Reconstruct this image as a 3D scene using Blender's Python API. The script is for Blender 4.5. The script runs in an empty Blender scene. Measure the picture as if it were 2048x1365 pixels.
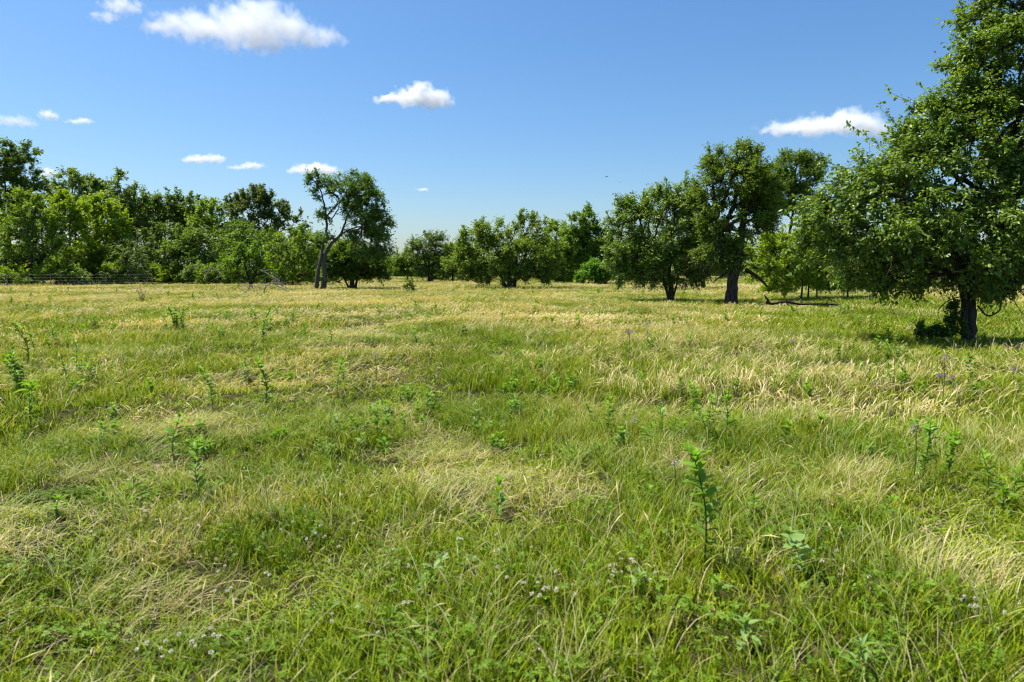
import bpy, bmesh, math, random
import numpy as np
from mathutils import Vector, Matrix

# ------------------------------------------------------------------ camera, sky, sun
scene = bpy.context.scene
COL = scene.collection
R = math.radians
EYE, FPX, HORIZON = 1.65, 1365.0, 541.0
PITCH = math.atan((682.5 - HORIZON) / FPX)

cam_data = bpy.data.cameras.new('camera')
cam_data.lens = 24.0
cam_data.sensor_width = 36.0
cam_data.clip_start = 0.05
cam_data.clip_end = 20000.0
cam_data.dof.use_dof = True
cam_data.dof.focus_distance = 14.0
cam_data.dof.aperture_fstop = 3.2
cam = bpy.data.objects.new('camera', cam_data)
cam.location = (0, 0, EYE)
cam.rotation_euler = (R(90) - PITCH, 0, 0)
COL.objects.link(cam)
scene.camera = cam

TO_SUN = Vector((-0.42, 0.15, 0.90)).normalized()
SUN_ELEV = math.asin(TO_SUN.z)
SUN_AZ = math.atan2(TO_SUN.x, TO_SUN.y)          # from +Y towards +X

world = bpy.data.worlds.new('World')
scene.world = world
world.use_nodes = True
wn = world.node_tree
wn.nodes.clear()
w_out = wn.nodes.new('ShaderNodeOutputWorld')
w_bg = wn.nodes.new('ShaderNodeBackground')
w_sky = wn.nodes.new('ShaderNodeTexSky')
w_sky.sky_type = 'NISHITA'
w_sky.sun_disc = False
w_sky.sun_elevation = SUN_ELEV
w_sky.sun_rotation = SUN_AZ
w_sky.altitude = 1500.0
w_sky.air_density = 1.4
w_sky.dust_density = 3.5
w_sky.ozone_density = 8.0
w_bg.inputs['Strength'].default_value = 0.087
w_sat = wn.nodes.new('ShaderNodeHueSaturation')
w_sat.inputs['Saturation'].default_value = 1.13
wn.links.new(w_sky.outputs['Color'], w_sat.inputs['Color'])
wn.links.new(w_sat.outputs['Color'], w_bg.inputs['Color'])
wn.links.new(w_bg.outputs['Background'], w_out.inputs['Surface'])

sun_data = bpy.data.lights.new('sun', 'SUN')
sun_data.energy = 5.0
sun_data.angle = R(0.53)
sun_data.color = (1.0, 0.95, 0.87)
sun = bpy.data.objects.new('sun', sun_data)
sun.rotation_euler = TO_SUN.to_track_quat('Z', 'Y').to_euler()
sun.location = (-40, 20, 80)
COL.objects.link(sun)

vs = scene.view_settings
vs.view_transform = 'Standard'
vs.look = 'None'
vs.exposure = 0.85
vs.gamma = 1.0
vs.use_curve_mapping = False

cy = scene.cycles
cy.max_bounces = 12
cy.diffuse_bounces = 4
cy.glossy_bounces = 2
cy.transmission_bounces = 4
cy.volume_bounces = 12
cy.transparent_max_bounces = 8
cy.caustics_reflective = False
cy.caustics_refractive = False
cy.use_denoising = True
cy.pixel_filter_type = 'BLACKMAN_HARRIS'
cy.filter_width = 1.2

# ------------------------------------------------------------------ helpers
rng = np.random.default_rng(11)
random.seed(11)
SP, CP = math.sin(PITCH), math.cos(PITCH)


def at(px, py, depth):
    """point at y = depth seen at pixel (px, py) of the 2048-wide photograph"""
    dx, dz = (px - 1024.0) / FPX, -(py - 682.5) / FPX
    ry = CP + dz * SP
    rz = -SP + dz * CP
    t = depth / ry
    return np.array((dx * t, depth, EYE + rz * t))


def on_ground(px, py, z=0.0):
    dx, dz = (px - 1024.0) / FPX, -(py - 682.5) / FPX
    ry = CP + dz * SP
    rz = -SP + dz * CP
    t = (z - EYE) / rz
    return np.array((dx * t, ry * t, z))


def vhash(ix, iy, seed):
    h = (ix.astype(np.int64) * 374761393 + iy.astype(np.int64) * 668265263 + seed * 1442695041) & 0xffffffff
    h = ((h ^ (h >> 13)) * 1274126177) & 0xffffffff
    h = h ^ (h >> 16)
    return (h & 0xffff) / 65535.0


def vnoise(x, y, scale, seed=0):
    x = np.asarray(x, float) / scale
    y = np.asarray(y, float) / scale
    ix, iy = np.floor(x), np.floor(y)
    fx, fy = x - ix, y - iy
    fx = fx * fx * (3 - 2 * fx)
    fy = fy * fy * (3 - 2 * fy)
    a = vhash(ix, iy, seed); b = vhash(ix + 1, iy, seed)
    c = vhash(ix, iy + 1, seed); d = vhash(ix + 1, iy + 1, seed)
    return (a * (1 - fx) + b * fx) * (1 - fy) + (c * (1 - fx) + d * fx) * fy


def fbm(x, y, scale, seed=0, octv=4):
    s, amp, tot = 0, 1.0, 0
    for o in range(octv):
        s = s + amp * vnoise(x, y, scale / 2 ** o, seed + 17 * o)
        tot += amp
        amp *= 0.55
    return s / tot


def ground_z(x, y):
    d = np.hypot(x, y)
    k = np.clip(1.0 - d / 90.0, 0, 1)
    return (fbm(x, y, 5.0, 5, 3) - 0.5) * 0.26 * k + (fbm(x, y, 1.6, 9, 2) - 0.5) * 0.30 * np.clip(1 - d / 30.0, 0, 1)


def unit(a):
    return a / np.maximum(np.linalg.norm(a, axis=-1, keepdims=True), 1e-9)


def mesh_from(name, V, T, mat, col=None, smooth=False):
    """triangles or quads given as an (m, 3|4) index array"""
    V = np.asarray(V, np.float32).reshape(-1, 3)
    T = np.asarray(T, np.int32)
    n, k = T.shape
    me = bpy.data.meshes.new(name)
    me.vertices.add(len(V))
    me.vertices.foreach_set('co', V.ravel())
    me.loops.add(n * k)
    me.loops.foreach_set('vertex_index', T.ravel())
    me.polygons.add(n)
    me.polygons.foreach_set('loop_start', np.arange(0, n * k, k, dtype=np.int32))
    me.update(calc_edges=True)
    if smooth:
        me.polygons.foreach_set('use_smooth', np.ones(n, bool))
    if col is not None:
        c = np.ones((len(V), 4), np.float32)
        c[:, :3] = col
        at_ = me.attributes.new('col', 'FLOAT_COLOR', 'POINT')
        at_.data.foreach_set('color', c.ravel())
    me.materials.append(mat)
    return me


def link(name, data, parent=None, loc=None):
    o = bpy.data.objects.new(name, data)
    COL.objects.link(o)
    if parent is not None:
        o.parent = parent
    if loc is not None:
        o.location = loc
    return o


def tag(o, label=None, cat=None, group=None, kind=None):
    for k, v in (('label', label), ('category', cat), ('group', group), ('kind', kind)):
        if v:
            o[k] = v
    return o


def empty(name, loc):
    o = link(name, None, None, tuple(float(v) for v in loc))
    o.empty_display_size = 0.2
    return o


# ------------------------------------------------------------------ materials
def new_mat(name):
    m = bpy.data.materials.new(name)
    m.use_nodes = True
    m.node_tree.nodes.clear()
    nt = m.node_tree
    out = nt.nodes.new('ShaderNodeOutputMaterial')
    return m, nt, out


def leaf_mat(name, rough=0.5, spec=0.35, trans=0.35, ttint=(1.25, 1.15, 0.45), tinted=False):
    m, nt, out = new_mat(name)
    N, L = nt.nodes, nt.links
    a = N.new('ShaderNodeAttribute')
    a.attribute_name = 'col'
    c = a.outputs['Color']
    if tinted:
        b = N.new('ShaderNodeAttribute')
        b.attribute_type = 'INSTANCER'
        b.attribute_name = 'tint'
        mx = N.new('ShaderNodeMix'); mx.data_type = 'RGBA'; mx.blend_type = 'MULTIPLY'
        mx.inputs[0].default_value = 1.0
        L.new(c, mx.inputs[6]); L.new(b.outputs['Color'], mx.inputs[7])
        c = mx.outputs[2]
    p = N.new('ShaderNodeBsdfPrincipled')
    p.inputs['Roughness'].default_value = rough
    p.inputs['Specular IOR Level'].default_value = spec
    L.new(c, p.inputs['Base Color'])
    t = N.new('ShaderNodeBsdfTranslucent')
    mt = N.new('ShaderNodeMix'); mt.data_type = 'RGBA'; mt.blend_type = 'MULTIPLY'
    mt.inputs[0].default_value = 1.0
    mt.inputs[7].default_value = (*ttint, 1)
    L.new(c, mt.inputs[6])
    L.new(mt.outputs[2], t.inputs['Color'])
    s = N.new('ShaderNodeMixShader')
    s.inputs[0].default_value = trans
    L.new(p.outputs[0], s.inputs[1]); L.new(t.outputs[0], s.inputs[2])
    L.new(s.outputs[0], out.inputs['Surface'])
    return m


def bark_mat(name, c0, c1, scale=6.0):
    m, nt, out = new_mat(name)
    N, L = nt.nodes, nt.links
    tc = N.new('ShaderNodeTexCoord')
    mp = N.new('ShaderNodeMapping'); mp.inputs['Scale'].default_value = (scale, scale, scale * 0.22)
    L.new(tc.outputs['Object'], mp.inputs['Vector'])
    n = N.new('ShaderNodeTexNoise'); n.inputs['Scale'].default_value = 2.2; n.inputs['Detail'].default_value = 6
    L.new(mp.outputs[0], n.inputs['Vector'])
    r = N.new('ShaderNodeValToRGB')
    r.color_ramp.elements[0].position = 0.32; r.color_ramp.elements[0].color = (*c0, 1)
    r.color_ramp.elements[1].position = 0.7; r.color_ramp.elements[1].color = (*c1, 1)
    L.new(n.outputs['Fac'], r.inputs[0])
    p = N.new('ShaderNodeBsdfPrincipled'); p.inputs['Roughness'].default_value = 0.9
    p.inputs['Specular IOR Level'].default_value = 0.15
    L.new(r.outputs[0], p.inputs['Base Color'])
    b = N.new('ShaderNodeBump'); b.inputs['Strength'].default_value = 0.9; b.inputs['Distance'].default_value = 0.04
    L.new(n.outputs['Fac'], b.inputs['Height']); L.new(b.outputs[0], p.inputs['Normal'])
    L.new(p.outputs[0], out.inputs['Surface'])
    return m


M_LEAF = leaf_mat('tree_leaf', 0.5, 0.3, 0.45)
M_LEAF_GLOSS = leaf_mat('glossy_tree_leaf', 0.42, 0.45, 0.42)
M_WEED = leaf_mat('weed_leaf', 0.5, 0.25, 0.45)
M_GRASS = leaf_mat('grass_blade', 0.55, 0.15, 0.32, tinted=True)
M_STRAW = leaf_mat('straw_stalk', 0.6, 0.3, 0.30, ttint=(1.05, 0.95, 0.7), tinted=True)
M_PETAL = leaf_mat('petal', 0.7, 0.2, 0.25, ttint=(1, 1, 1))
M_BARK = bark_mat('dark_bark', (0.030, 0.022, 0.016), (0.10, 0.080, 0.060))
M_BARK_GREY = bark_mat('grey_bark', (0.045, 0.036, 0.028), (0.16, 0.14, 0.115))
M_DEADWOOD = bark_mat('weathered_deadwood', (0.16, 0.13, 0.105), (0.46, 0.39, 0.32), 12)
M_DARKWOOD = bark_mat('dark_deadwood', (0.02, 0.016, 0.012), (0.07, 0.055, 0.045), 12)


def ground_material():
    m, nt, out = new_mat('meadow_soil')
    N, L = nt.nodes, nt.links
    tc = N.new('ShaderNodeTexCoord')
    n = N.new('ShaderNodeTexNoise'); n.inputs['Scale'].default_value = 0.35; n.inputs['Detail'].default_value = 8
    n2 = N.new('ShaderNodeTexNoise'); n2.inputs['Scale'].default_value = 14; n2.inputs['Detail'].default_value = 5
    L.new(tc.outputs['Object'], n.inputs['Vector']); L.new(tc.outputs['Object'], n2.inputs['Vector'])
    r = N.new('ShaderNodeValToRGB')
    r.color_ramp.elements[0].position = 0.38; r.color_ramp.elements[0].color = (0.026, 0.036, 0.010, 1)
    r.color_ramp.elements[1].position = 0.62; r.color_ramp.elements[1].color = (0.085, 0.068, 0.034, 1)
    L.new(n.outputs['Fac'], r.inputs[0])
    r2 = N.new('ShaderNodeValToRGB')
    r2.color_ramp.elements[0].position = 0.3; r2.color_ramp.elements[0].color = (0.35, 0.33, 0.28, 1)
    r2.color_ramp.elements[1].position = 0.7; r2.color_ramp.elements[1].color = (1.1, 1.1, 1.0, 1)
    L.new(n2.outputs['Fac'], r2.inputs[0])
    mx = N.new('ShaderNodeMix'); mx.data_type = 'RGBA'; mx.blend_type = 'MULTIPLY'; mx.inputs[0].default_value = 1
    L.new(r.outputs[0], mx.inputs[6]); L.new(r2.outputs[0], mx.inputs[7])
    p = N.new('ShaderNodeBsdfPrincipled'); p.inputs['Roughness'].default_value = 1.0
    p.inputs['Specular IOR Level'].default_value = 0.05
    L.new(mx.outputs[2], p.inputs['Base Color'])
    b = N.new('ShaderNodeBump'); b.inputs['Strength'].default_value = 0.8; b.inputs['Distance'].default_value = 0.05
    L.new(n2.outputs['Fac'], b.inputs['Height']); L.new(b.outputs[0], p.inputs['Normal'])
    L.new(p.outputs[0], out.inputs['Surface'])
    return m


M_SOIL = ground_material()

# ------------------------------------------------------------------ ground
gr = np.concatenate([np.linspace(0.0, 14, 90), np.linspace(14.2, 40, 60), np.linspace(41, 160, 60)[1:], np.geomspace(170, 9000, 24)])
ga = np.linspace(0, 2 * math.pi, 181)[:-1]
GX = gr[:, None] * np.cos(ga)[None]; GY = gr[:, None] * np.sin(ga)[None]
GV = np.stack([GX, GY, ground_z(GX, GY)], -1).reshape(-1, 3)
na = len(ga)
ii, jj = np.meshgrid(np.arange(len(gr) - 1), np.arange(na), indexing='ij')
GT = np.stack([ii * na + jj, (ii + 1) * na + jj, (ii + 1) * na + (jj + 1) % na, ii * na + (jj + 1) % na], -1).reshape(-1, 4)
ground = link('ground', mesh_from('ground', GV, GT, M_SOIL, smooth=True))
tag(ground, 'flat meadow soil and thatch under the grass', 'ground', kind='structure')


# ------------------------------------------------------------------ trees
def catmull(P, per=6):
    P = np.asarray(P, float)
    if len(P) < 3:
        t = np.linspace(0, 1, per + 1)[:, None]
        return P[0] * (1 - t) + P[-1] * t
    Q = np.vstack([2 * P[0] - P[1], P, 2 * P[-1] - P[-2]])
    out = []
    for i in range(1, len(Q) - 2):
        p0, p1, p2, p3 = Q[i - 1], Q[i], Q[i + 1], Q[i + 2]
        for t in np.linspace(0, 1, per, endpoint=False):
            out.append(0.5 * ((2 * p1) + (-p0 + p2) * t + (2 * p0 - 5 * p1 + 4 * p2 - p3) * t * t + (-p0 + 3 * p1 - 3 * p2 + p3) * t ** 3))
    out.append(Q[-2])
    return np.array(out)


def tube(P, rad, sides=8, bump=0.0, seed=0):
    """one swept tube along P, returns V, quads"""
    P = np.asarray(P, float)
    n = len(P)
    T = unit(np.gradient(P, axis=0))
    ref = np.array((0.0, 1.0, 0.0)) if abs(T[0, 1]) < 0.8 else np.array((1.0, 0.0, 0.0))
    A = unit(np.cross(T, ref)); B = np.cross(T, A)
    th = np.linspace(0, 2 * math.pi, sides, endpoint=False)
    r = np.asarray(rad, float)[:, None] * np.ones((1, sides))
    if bump:
        rg = np.random.default_rng(seed)
        lob = 1 + bump * np.sin(3 * th + rg.uniform(0, 6))[None] + bump * 0.6 * np.sin(5 * th + rg.uniform(0, 6))[None]
        r = r * lob * (1 + bump * rg.uniform(-0.7, 0.7, (n, sides)))
    V = P[:, None] + r[..., None] * (A[:, None] * np.cos(th)[None, :, None] + B[:, None] * np.sin(th)[None, :, None])
    i, j = np.meshgrid(np.arange(n - 1), np.arange(sides), indexing='ij')
    Q = np.stack([i * sides + j, i * sides + (j + 1) % sides, (i + 1) * sides + (j + 1) % sides, (i + 1) * sides + j], -1).reshape(-1, 4)
    return V.reshape(-1, 3), Q


def frusta(A, B, ra, rb, sides=5):
    """many straight tapered pieces in one go"""
    A = np.asarray(A, float); B = np.asarray(B, float)
    d = unit(B - A)
    ref = np.where(np.abs(d[:, 2:3]) < 0.9, np.array([[0, 0, 1.0]]), np.array([[1.0, 0, 0]]))
    u = unit(np.cross(d, ref)); v = np.cross(d, u)
    th = np.linspace(0, 2 * math.pi, sides, endpoint=False)
    ring = u[:, None] * np.cos(th)[None, :, None] + v[:, None] * np.sin(th)[None, :, None]
    VA = A[:, None] + ring * ra[:, None, None]
    VB = B[:, None] + ring * rb[:, None, None]
    V = np.concatenate([VA, VB], 1).reshape(-1, 3)
    m = len(A)
    j = np.arange(sides)
    q = np.stack([j, (j + 1) % sides, sides + (j + 1) % sides, sides + j], -1)
    Q = (np.arange(m)[:, None, None] * 2 * sides + q[None]).reshape(-1, 4)
    return V, Q


def merge(parts):
    Vs, Qs, o = [], [], 0
    for V, Q in parts:
        Vs.append(V); Qs.append(Q + o); o += len(V)
    return np.vstack(Vs), np.vstack(Qs)


def leaves_mesh(P, D, Nn, L, W, fold=0.25, detail=False):
    """P base, D direction, Nn normal; returns V, tris, verts per leaf"""
    S = unit(np.cross(D, Nn)); Nn = np.cross(S, D)
    L = L[:, None]; W = W[:, None]
    if detail:
        up = Nn * W * fold
        m = P + D * L * 0.48
        V = np.stack([P, m + S * W * 0.5 + up, m - S * W * 0.5 + up, m + Nn * L * 0.04, P + D * L - Nn * L * 0.14], 1)
        t = np.array([(0, 3, 1), (0, 2, 3), (3, 4, 1), (3, 2, 4)])
        k = 5
    else:
        m = P + D * L * 0.45 + Nn * W * fold
        V = np.stack([P, m + S * W * 0.5, P + D * L, m - S * W * 0.5], 1)
        t = np.array([(0, 2, 1), (0, 3, 2)])
        k = 4
    T = (np.arange(len(P))[:, None, None] * k + t[None]).reshape(-1, 3)
    return V.reshape(-1, 3), T, k


def balanced_tree(root_pts, root_len, pts, bf):
    """greedy spanning tree that trades branch length against path length to the base"""
    nR = len(root_pts)
    P = np.vstack([root_pts, pts])
    n = len(P)
    plen = np.zeros(n); plen[:nR] = root_len
    parent = -np.ones(n, int)
    d = np.linalg.norm(P[nR:, None] - P[None, :nR], axis=-1)
    cost = d + bf * plen[None, :nR]
    best = cost.argmin(1); bc = cost[np.arange(n - nR), best]
    done = np.zeros(n - nR, bool)
    for _ in range(n - nR):
        k = int(np.argmin(np.where(done, 1e9, bc)))
        done[k] = True
        i = nR + k
        parent[i] = best[k]
        dd = np.linalg.norm(P[i] - P[best[k]])
        plen[i] = plen[best[k]] + dd
        c = np.linalg.norm(P[nR:] - P[i], axis=1) + bf * plen[i]
        upd = (~done) & (c < bc)
        best[upd] = i
        bc[upd] = c[upd]
    return P, parent, plen


TREE_TRIS = 0


def make_tree(name, label, cat, depth, trunks, blobs, leaf=(0.10, 0.05), n_nodes=200, n_leaves=9000,
              col=((0.045, 0.095, 0.018), (0.085, 0.15, 0.03)), twig=0.45, up=0.55, droop=0.25, flat=0.0,
              shoots=0, shoot_len=0.8, shoot_lines=(), detail=False, bark=None, mat=None, bf=0.35, seed=1,
              attach=0.35, depth_k=0.85, branch_r=0.012, group=None, extra=None, base_z=None, hollow=0.42, bare_low=0):
    """trunks: list of (polyline in pixels [(x, y[, dy])], r_base, r_top); blobs: (cx, cy, rx, ry[, dy]) in pixels at the tree's depth"""
    global TREE_TRIS
    rg = np.random.default_rng(seed)
    mat = mat or M_LEAF
    bark = bark or M_BARK
    b0 = trunks[0][0][0]
    base = at(b0[0], b0[1], depth)
    base[2] = float(ground_z(base[0], base[1])) if base_z is None else base_z
    root = empty(name, base)
    tag(root, label, cat, group)
    px = depth / FPX
    # ---- trunks
    root_pts, root_len, root_rad = [], [], []
    for ti, (poly, r0, r1) in enumerate(trunks):
        pts = []
        for k, q in enumerate(poly):
            w = at(q[0], q[1], depth)
            w[1] += q[2] if len(q) > 2 else 0.0
            if k == 0 and q[1] > HORIZON + 6:
                w[2] = base[2] - 0.15
            pts.append(w)
        C = catmull(np.array(pts), 6)
        seg = np.r_[0, np.cumsum(np.linalg.norm(np.diff(C, axis=0), axis=1))]
        t = seg / seg[-1]
        C[1:-1] += rg.normal(0, 0.012 * seg[-1] / 6, (len(C) - 2, 3))
        rad = r1 + (r0 - r1) * (1 - t) ** 1.25
        h = C[:, 2] - base[2]
        rad = rad * (1 + 0.32 * np.exp(-np.maximum(h, 0) / (1.2 * r0 + 1e-3)))
        V, Q = tube(C, rad, 12 if r0 > 0.08 else 7, 0.05, seed + ti)
        me = mesh_from('trunk', V - base, Q, bark, smooth=True)
        link('trunk', me, root)
        TREE_TRIS += 2 * len(Q)
        keep = t >= attach
        root_pts.append(C[keep]); root_len.append(seg[keep]); root_rad.append(rad[keep])
    RP = np.vstack(root_pts); RL = np.concatenate(root_len); RR = np.concatenate(root_rad)
    # ---- crown nodes
    B = []
    for q in blobs:
        c = at(q[0], q[1], depth)
        c[1] += q[4] if len(q) > 4 else 0.0
        B.append((c, np.array((q[2] * px, depth_k * 0.5 * (q[2] + q[3]) * px, q[3] * px))))
    vol = np.array([np.prod(b[1]) ** 0.8 for b in B]); vol /= vol.sum()
    pick = rg.choice(len(B), n_nodes, p=vol)
    dirs = unit(rg.normal(size=(n_nodes, 3)))
    rr = (hollow ** 3 + (1 - hollow ** 3) * rg.uniform(0, 1, n_nodes)) ** (1 / 3.0)
    Cc = np.array([b[0] for b in B])[pick]; Rr = np.array([b[1] for b in B])[pick]
    NP = Cc + dirs * Rr * (rr * rg.uniform(0.82, 1.05, n_nodes))[:, None]
    NP = NP[NP[:, 2] > base[2] + 0.25]
    P, par, plen = balanced_tree(RP, RL, NP, bf)
    nR = len(RP); n = len(P)
    # descendants
    cnt = np.ones(n)
    order = np.argsort(-plen)
    nch = np.zeros(n, int)
    for i in order:
        if i >= nR:
            cnt[par[i]] += cnt[i]
            nch[par[i]] += 1
    rad = branch_r * cnt ** 0.5
    idx = np.arange(nR, n)
    pr = rad[par[idx]]
    isroot = par[idx] < nR
    pr = np.where(isroot, np.minimum(rad[idx] * 1.25, 0.75 * RR[np.minimum(par[idx], nR - 1)]), np.minimum(pr, rad[idx] * 1.5))
    rb = np.minimum(rad[idx], pr)
    A0, B0 = P[par[idx]], P[idx]
    ln = np.linalg.norm(B0 - A0, axis=1)
    off1 = rg.normal(0, 0.09, (len(idx), 3)) * ln[:, None]; off1[:, 2] += 0.05 * ln
    off2 = rg.normal(0, 0.07, (len(idx), 3)) * ln[:, None]; off2[:, 2] += 0.05 * ln
    M1 = A0 * 0.66 + B0 * 0.34 + off1
    M2 = A0 * 0.33 + B0 * 0.67 + off2
    r1_ = pr * 0.66 + rb * 0.34; r2_ = pr * 0.33 + rb * 0.67
    if depth < 66:
        sd = 5 if depth < 50 else 4
        parts = [frusta(A0, M1, pr, r1_, sd), frusta(M1, M2, r1_, r2_, sd), frusta(M2, B0, r2_, rb, sd)]
    else:
        parts = [frusta(A0, M2, pr, r2_, 3), frusta(M2, B0, r2_, rb, 3)]
    # ---- twigs with leaves
    ctr = (Cc[:1] * 0 + np.average(np.array([b[0] for b in B]), axis=0, weights=vol))
    tipnode = np.where(cnt[idx] <= 7)[0]
    TP = B0[tipnode]
    td = unit(B0[tipnode] - M2[tipnode])
    outw = unit(TP - ctr)
    n_tw_leaf = 11
    ktw = max(2, int(round(n_leaves / (len(TP) * n_tw_leaf))))
    wgt = np.clip(rg.lognormal(0, 0.55, len(TP)), 0.15, 3.0)
    wgt[rg.uniform(0, 1, len(TP)) < 0.08] = 0.05
    per = np.maximum(1, np.round(ktw * wgt / wgt.mean()).astype(int))
    O = np.repeat(TP, per, 0)
    O = O + rg.normal(0, 0.10 * twig, O.shape)
    D = unit(0.55 * np.repeat(td, per, 0) + 0.45 * np.repeat(outw, per, 0) + 0.75 * unit(rg.normal(size=O.shape)) + np.array((0, 0, 0.18)))
    if flat:
        D[:, 2] *= (1 - flat); D = unit(D)
    TL = twig * rg.uniform(0.45, 1.15, len(O))
    clump = np.repeat(rg.uniform(0, 1, len(TP)), per)
    # shoots: long leafy wands standing out of the crown
    SO, SD, SL = [], [], []
    if not shoots and n_nodes > 60:
        shoots, shoot_len = n_nodes // 16, twig * 1.0
    if shoots:
        top = B0[tipnode]
        sc = (top - ctr)[:, 2] + 0.3 * np.abs(top - ctr)[:, 0] + rg.normal(0, 0.25, len(top)) * (top[:, 2].max() - top[:, 2].min())
        for k in np.argsort(-sc)[:shoots]:
            SO.append(top[k]); SD.append(unit(np.array((rg.normal(0, 0.22) + 0.35 * outw[k, 0], rg.normal(0, 0.2), 1.0))))
            SL.append(shoot_len * rg.uniform(0.5, 1.25))
    for (x0, y0, x1, y1) in shoot_lines:
        a, b = at(x0, y0, depth), at(x1, y1, depth)
        a[1] += rg.uniform(-0.3, 0.3); b[1] = a[1] + rg.uniform(-0.2, 0.2)
        k = max(1, int(np.linalg.norm(b - a) / 0.8))
        for s in range(k):
            f0, f1 = s / k, (s + 1) / k
            SO.append(a + (b - a) * f0); SD.append(unit((b - a) + np.array((0, 0, 0.12 * np.linalg.norm(b - a) * (0.5 - f0)))))
            SL.append(np.linalg.norm(b - a) / k * 1.05)
    if SO:
        SO, SD, SL = np.array(SO), np.array(SD), np.array(SL)
        parts.append(frusta(SO, SO + SD * SL[:, None], np.full(len(SO), branch_r * 0.9), np.full(len(SO), branch_r * 0.4), 4))
        # a wand carries short side twigs all along
        kk = max(3, int(6 * shoot_len / max(twig, .2)))
        f = np.tile(np.linspace(0.1, 1.0, kk), len(SO))
        so, sdv, sl = np.repeat(SO, kk, 0), np.repeat(SD, kk, 0), np.repeat(SL, kk)
        O2 = so + sdv * (sl * f)[:, None]
        D2 = unit(sdv * 0.7 + 0.7 * unit(rg.normal(size=sdv.shape)))
        L2 = twig * 0.5 * rg.uniform(0.5, 1.0, len(O2)) * (1.15 - 0.5 * f)
        O = np.vstack([O, O2]); D = np.vstack([D, D2]); TL = np.r_[TL, L2]; clump = np.r_[clump, rg.uniform(0, 1, len(O2))]
    if detail or depth < 45:
        parts.append(frusta(O, O + D * TL[:, None], np.full(len(O), branch_r * 0.45), np.full(len(O), branch_r * 0.2), 3))
    if bare_low:
        k = np.argsort(P[idx][:, 2] - 0.12 * np.abs(P[idx][:, 0] - base[0]))[:bare_low]
        for s in range(3):
            a = B0[k] + rg.normal(0, 0.1, (len(k), 3))
            dd = unit(rg.normal(size=a.shape) * np.array((1, 1, 0.5)) + np.array((0, 0, -0.55)))
            l = rg.uniform(0.25, 0.7, len(k))[:, None] * (1 if depth < 25 else 1.3)
            mid = a + dd * l
            d2 = unit(dd + rg.normal(0, 0.5, a.shape))
            parts.append(frusta(a, mid, np.full(len(k), branch_r * 0.9), np.full(len(k), branch_r * 0.6), 4))
            parts.append(frusta(mid, mid + d2 * l * 0.7, np.full(len(k), branch_r * 0.6), np.full(len(k), branch_r * 0.25), 4))
    V, Q = merge(parts)
    link('branches', mesh_from('branches', V - base, Q, bark, smooth=True), root)['kind'] = 'stuff'
    TREE_TRIS += 2 * len(Q)
    m = n_tw_leaf
    f = (np.arange(m) + 0.5) / m
    LP = (O[:, None] + D[:, None] * (TL[:, None] * f[None])[..., None]).reshape(-1, 3)
    LP = LP + rg.normal(0, 0.035 * twig + 0.01, LP.shape)
    dt = np.repeat(D, m, 0)
    LD = unit(0.45 * dt + 0.75 * unit(rg.normal(size=LP.shape)) * np.array((1, 1, 0.6)) + np.array((0, 0, -droop)))
    LN = unit(np.array((0, 0, up)) + 0.7 * unit(rg.normal(size=LP.shape)) + 0.3 * unit(LP - ctr))
    LL = leaf[0] * rg.uniform(0.6, 1.2, len(LP)); LW = leaf[1] / leaf[0] * LL * rg.uniform(0.8, 1.15, len(LP))
    V, T, k = leaves_mesh(LP, LD, LN, LL, LW, rg.uniform(0.05, 0.4, (len(LP), 1)), detail)
    cl = np.repeat(clump, m)
    mixv = np.clip(0.55 * cl + 0.45 * rg.uniform(0, 1, len(LP)), 0, 1)[:, None]
    c = np.array(col[0]) * (1 - mixv) + np.array(col[1]) * mixv
    c = c * np.array((2.1, 1.85, 1.3)) * rg.uniform(0.8, 1.2, (len(LP), 1))
    crown = link('crown', mesh_from('crown', V - base, T, mat, np.repeat(c, k, 0)), root)
    crown['kind'] = 'stuff'
    TREE_TRIS += len(T)
    if extra:
        for (poly, r0, r1) in extra:
            pts = []
            for q in poly:
                w = at(q[0], q[1], depth); w[1] += q[2] if len(q) > 2 else 0.0
                pts.append(w)
            C = catmull(np.array(pts), 5)
            t = np.linspace(0, 1, len(C))
            V, Q = tube(C, r0 + (r1 - r0) * t, 6, 0.05, seed)
            link('dead_branch', mesh_from('dead_branch', V - base, Q, bark, smooth=True), root)
    return root


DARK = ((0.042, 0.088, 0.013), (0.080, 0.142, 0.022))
MID = ((0.062, 0.125, 0.014), (0.125, 0.205, 0.026))
YEL = ((0.088, 0.162, 0.010), (0.160, 0.248, 0.018))
BLUE = ((0.046, 0.082, 0.026), (0.080, 0.125, 0.045))
GREY = ((0.058, 0.110, 0.034), (0.108, 0.175, 0.062))

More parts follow.
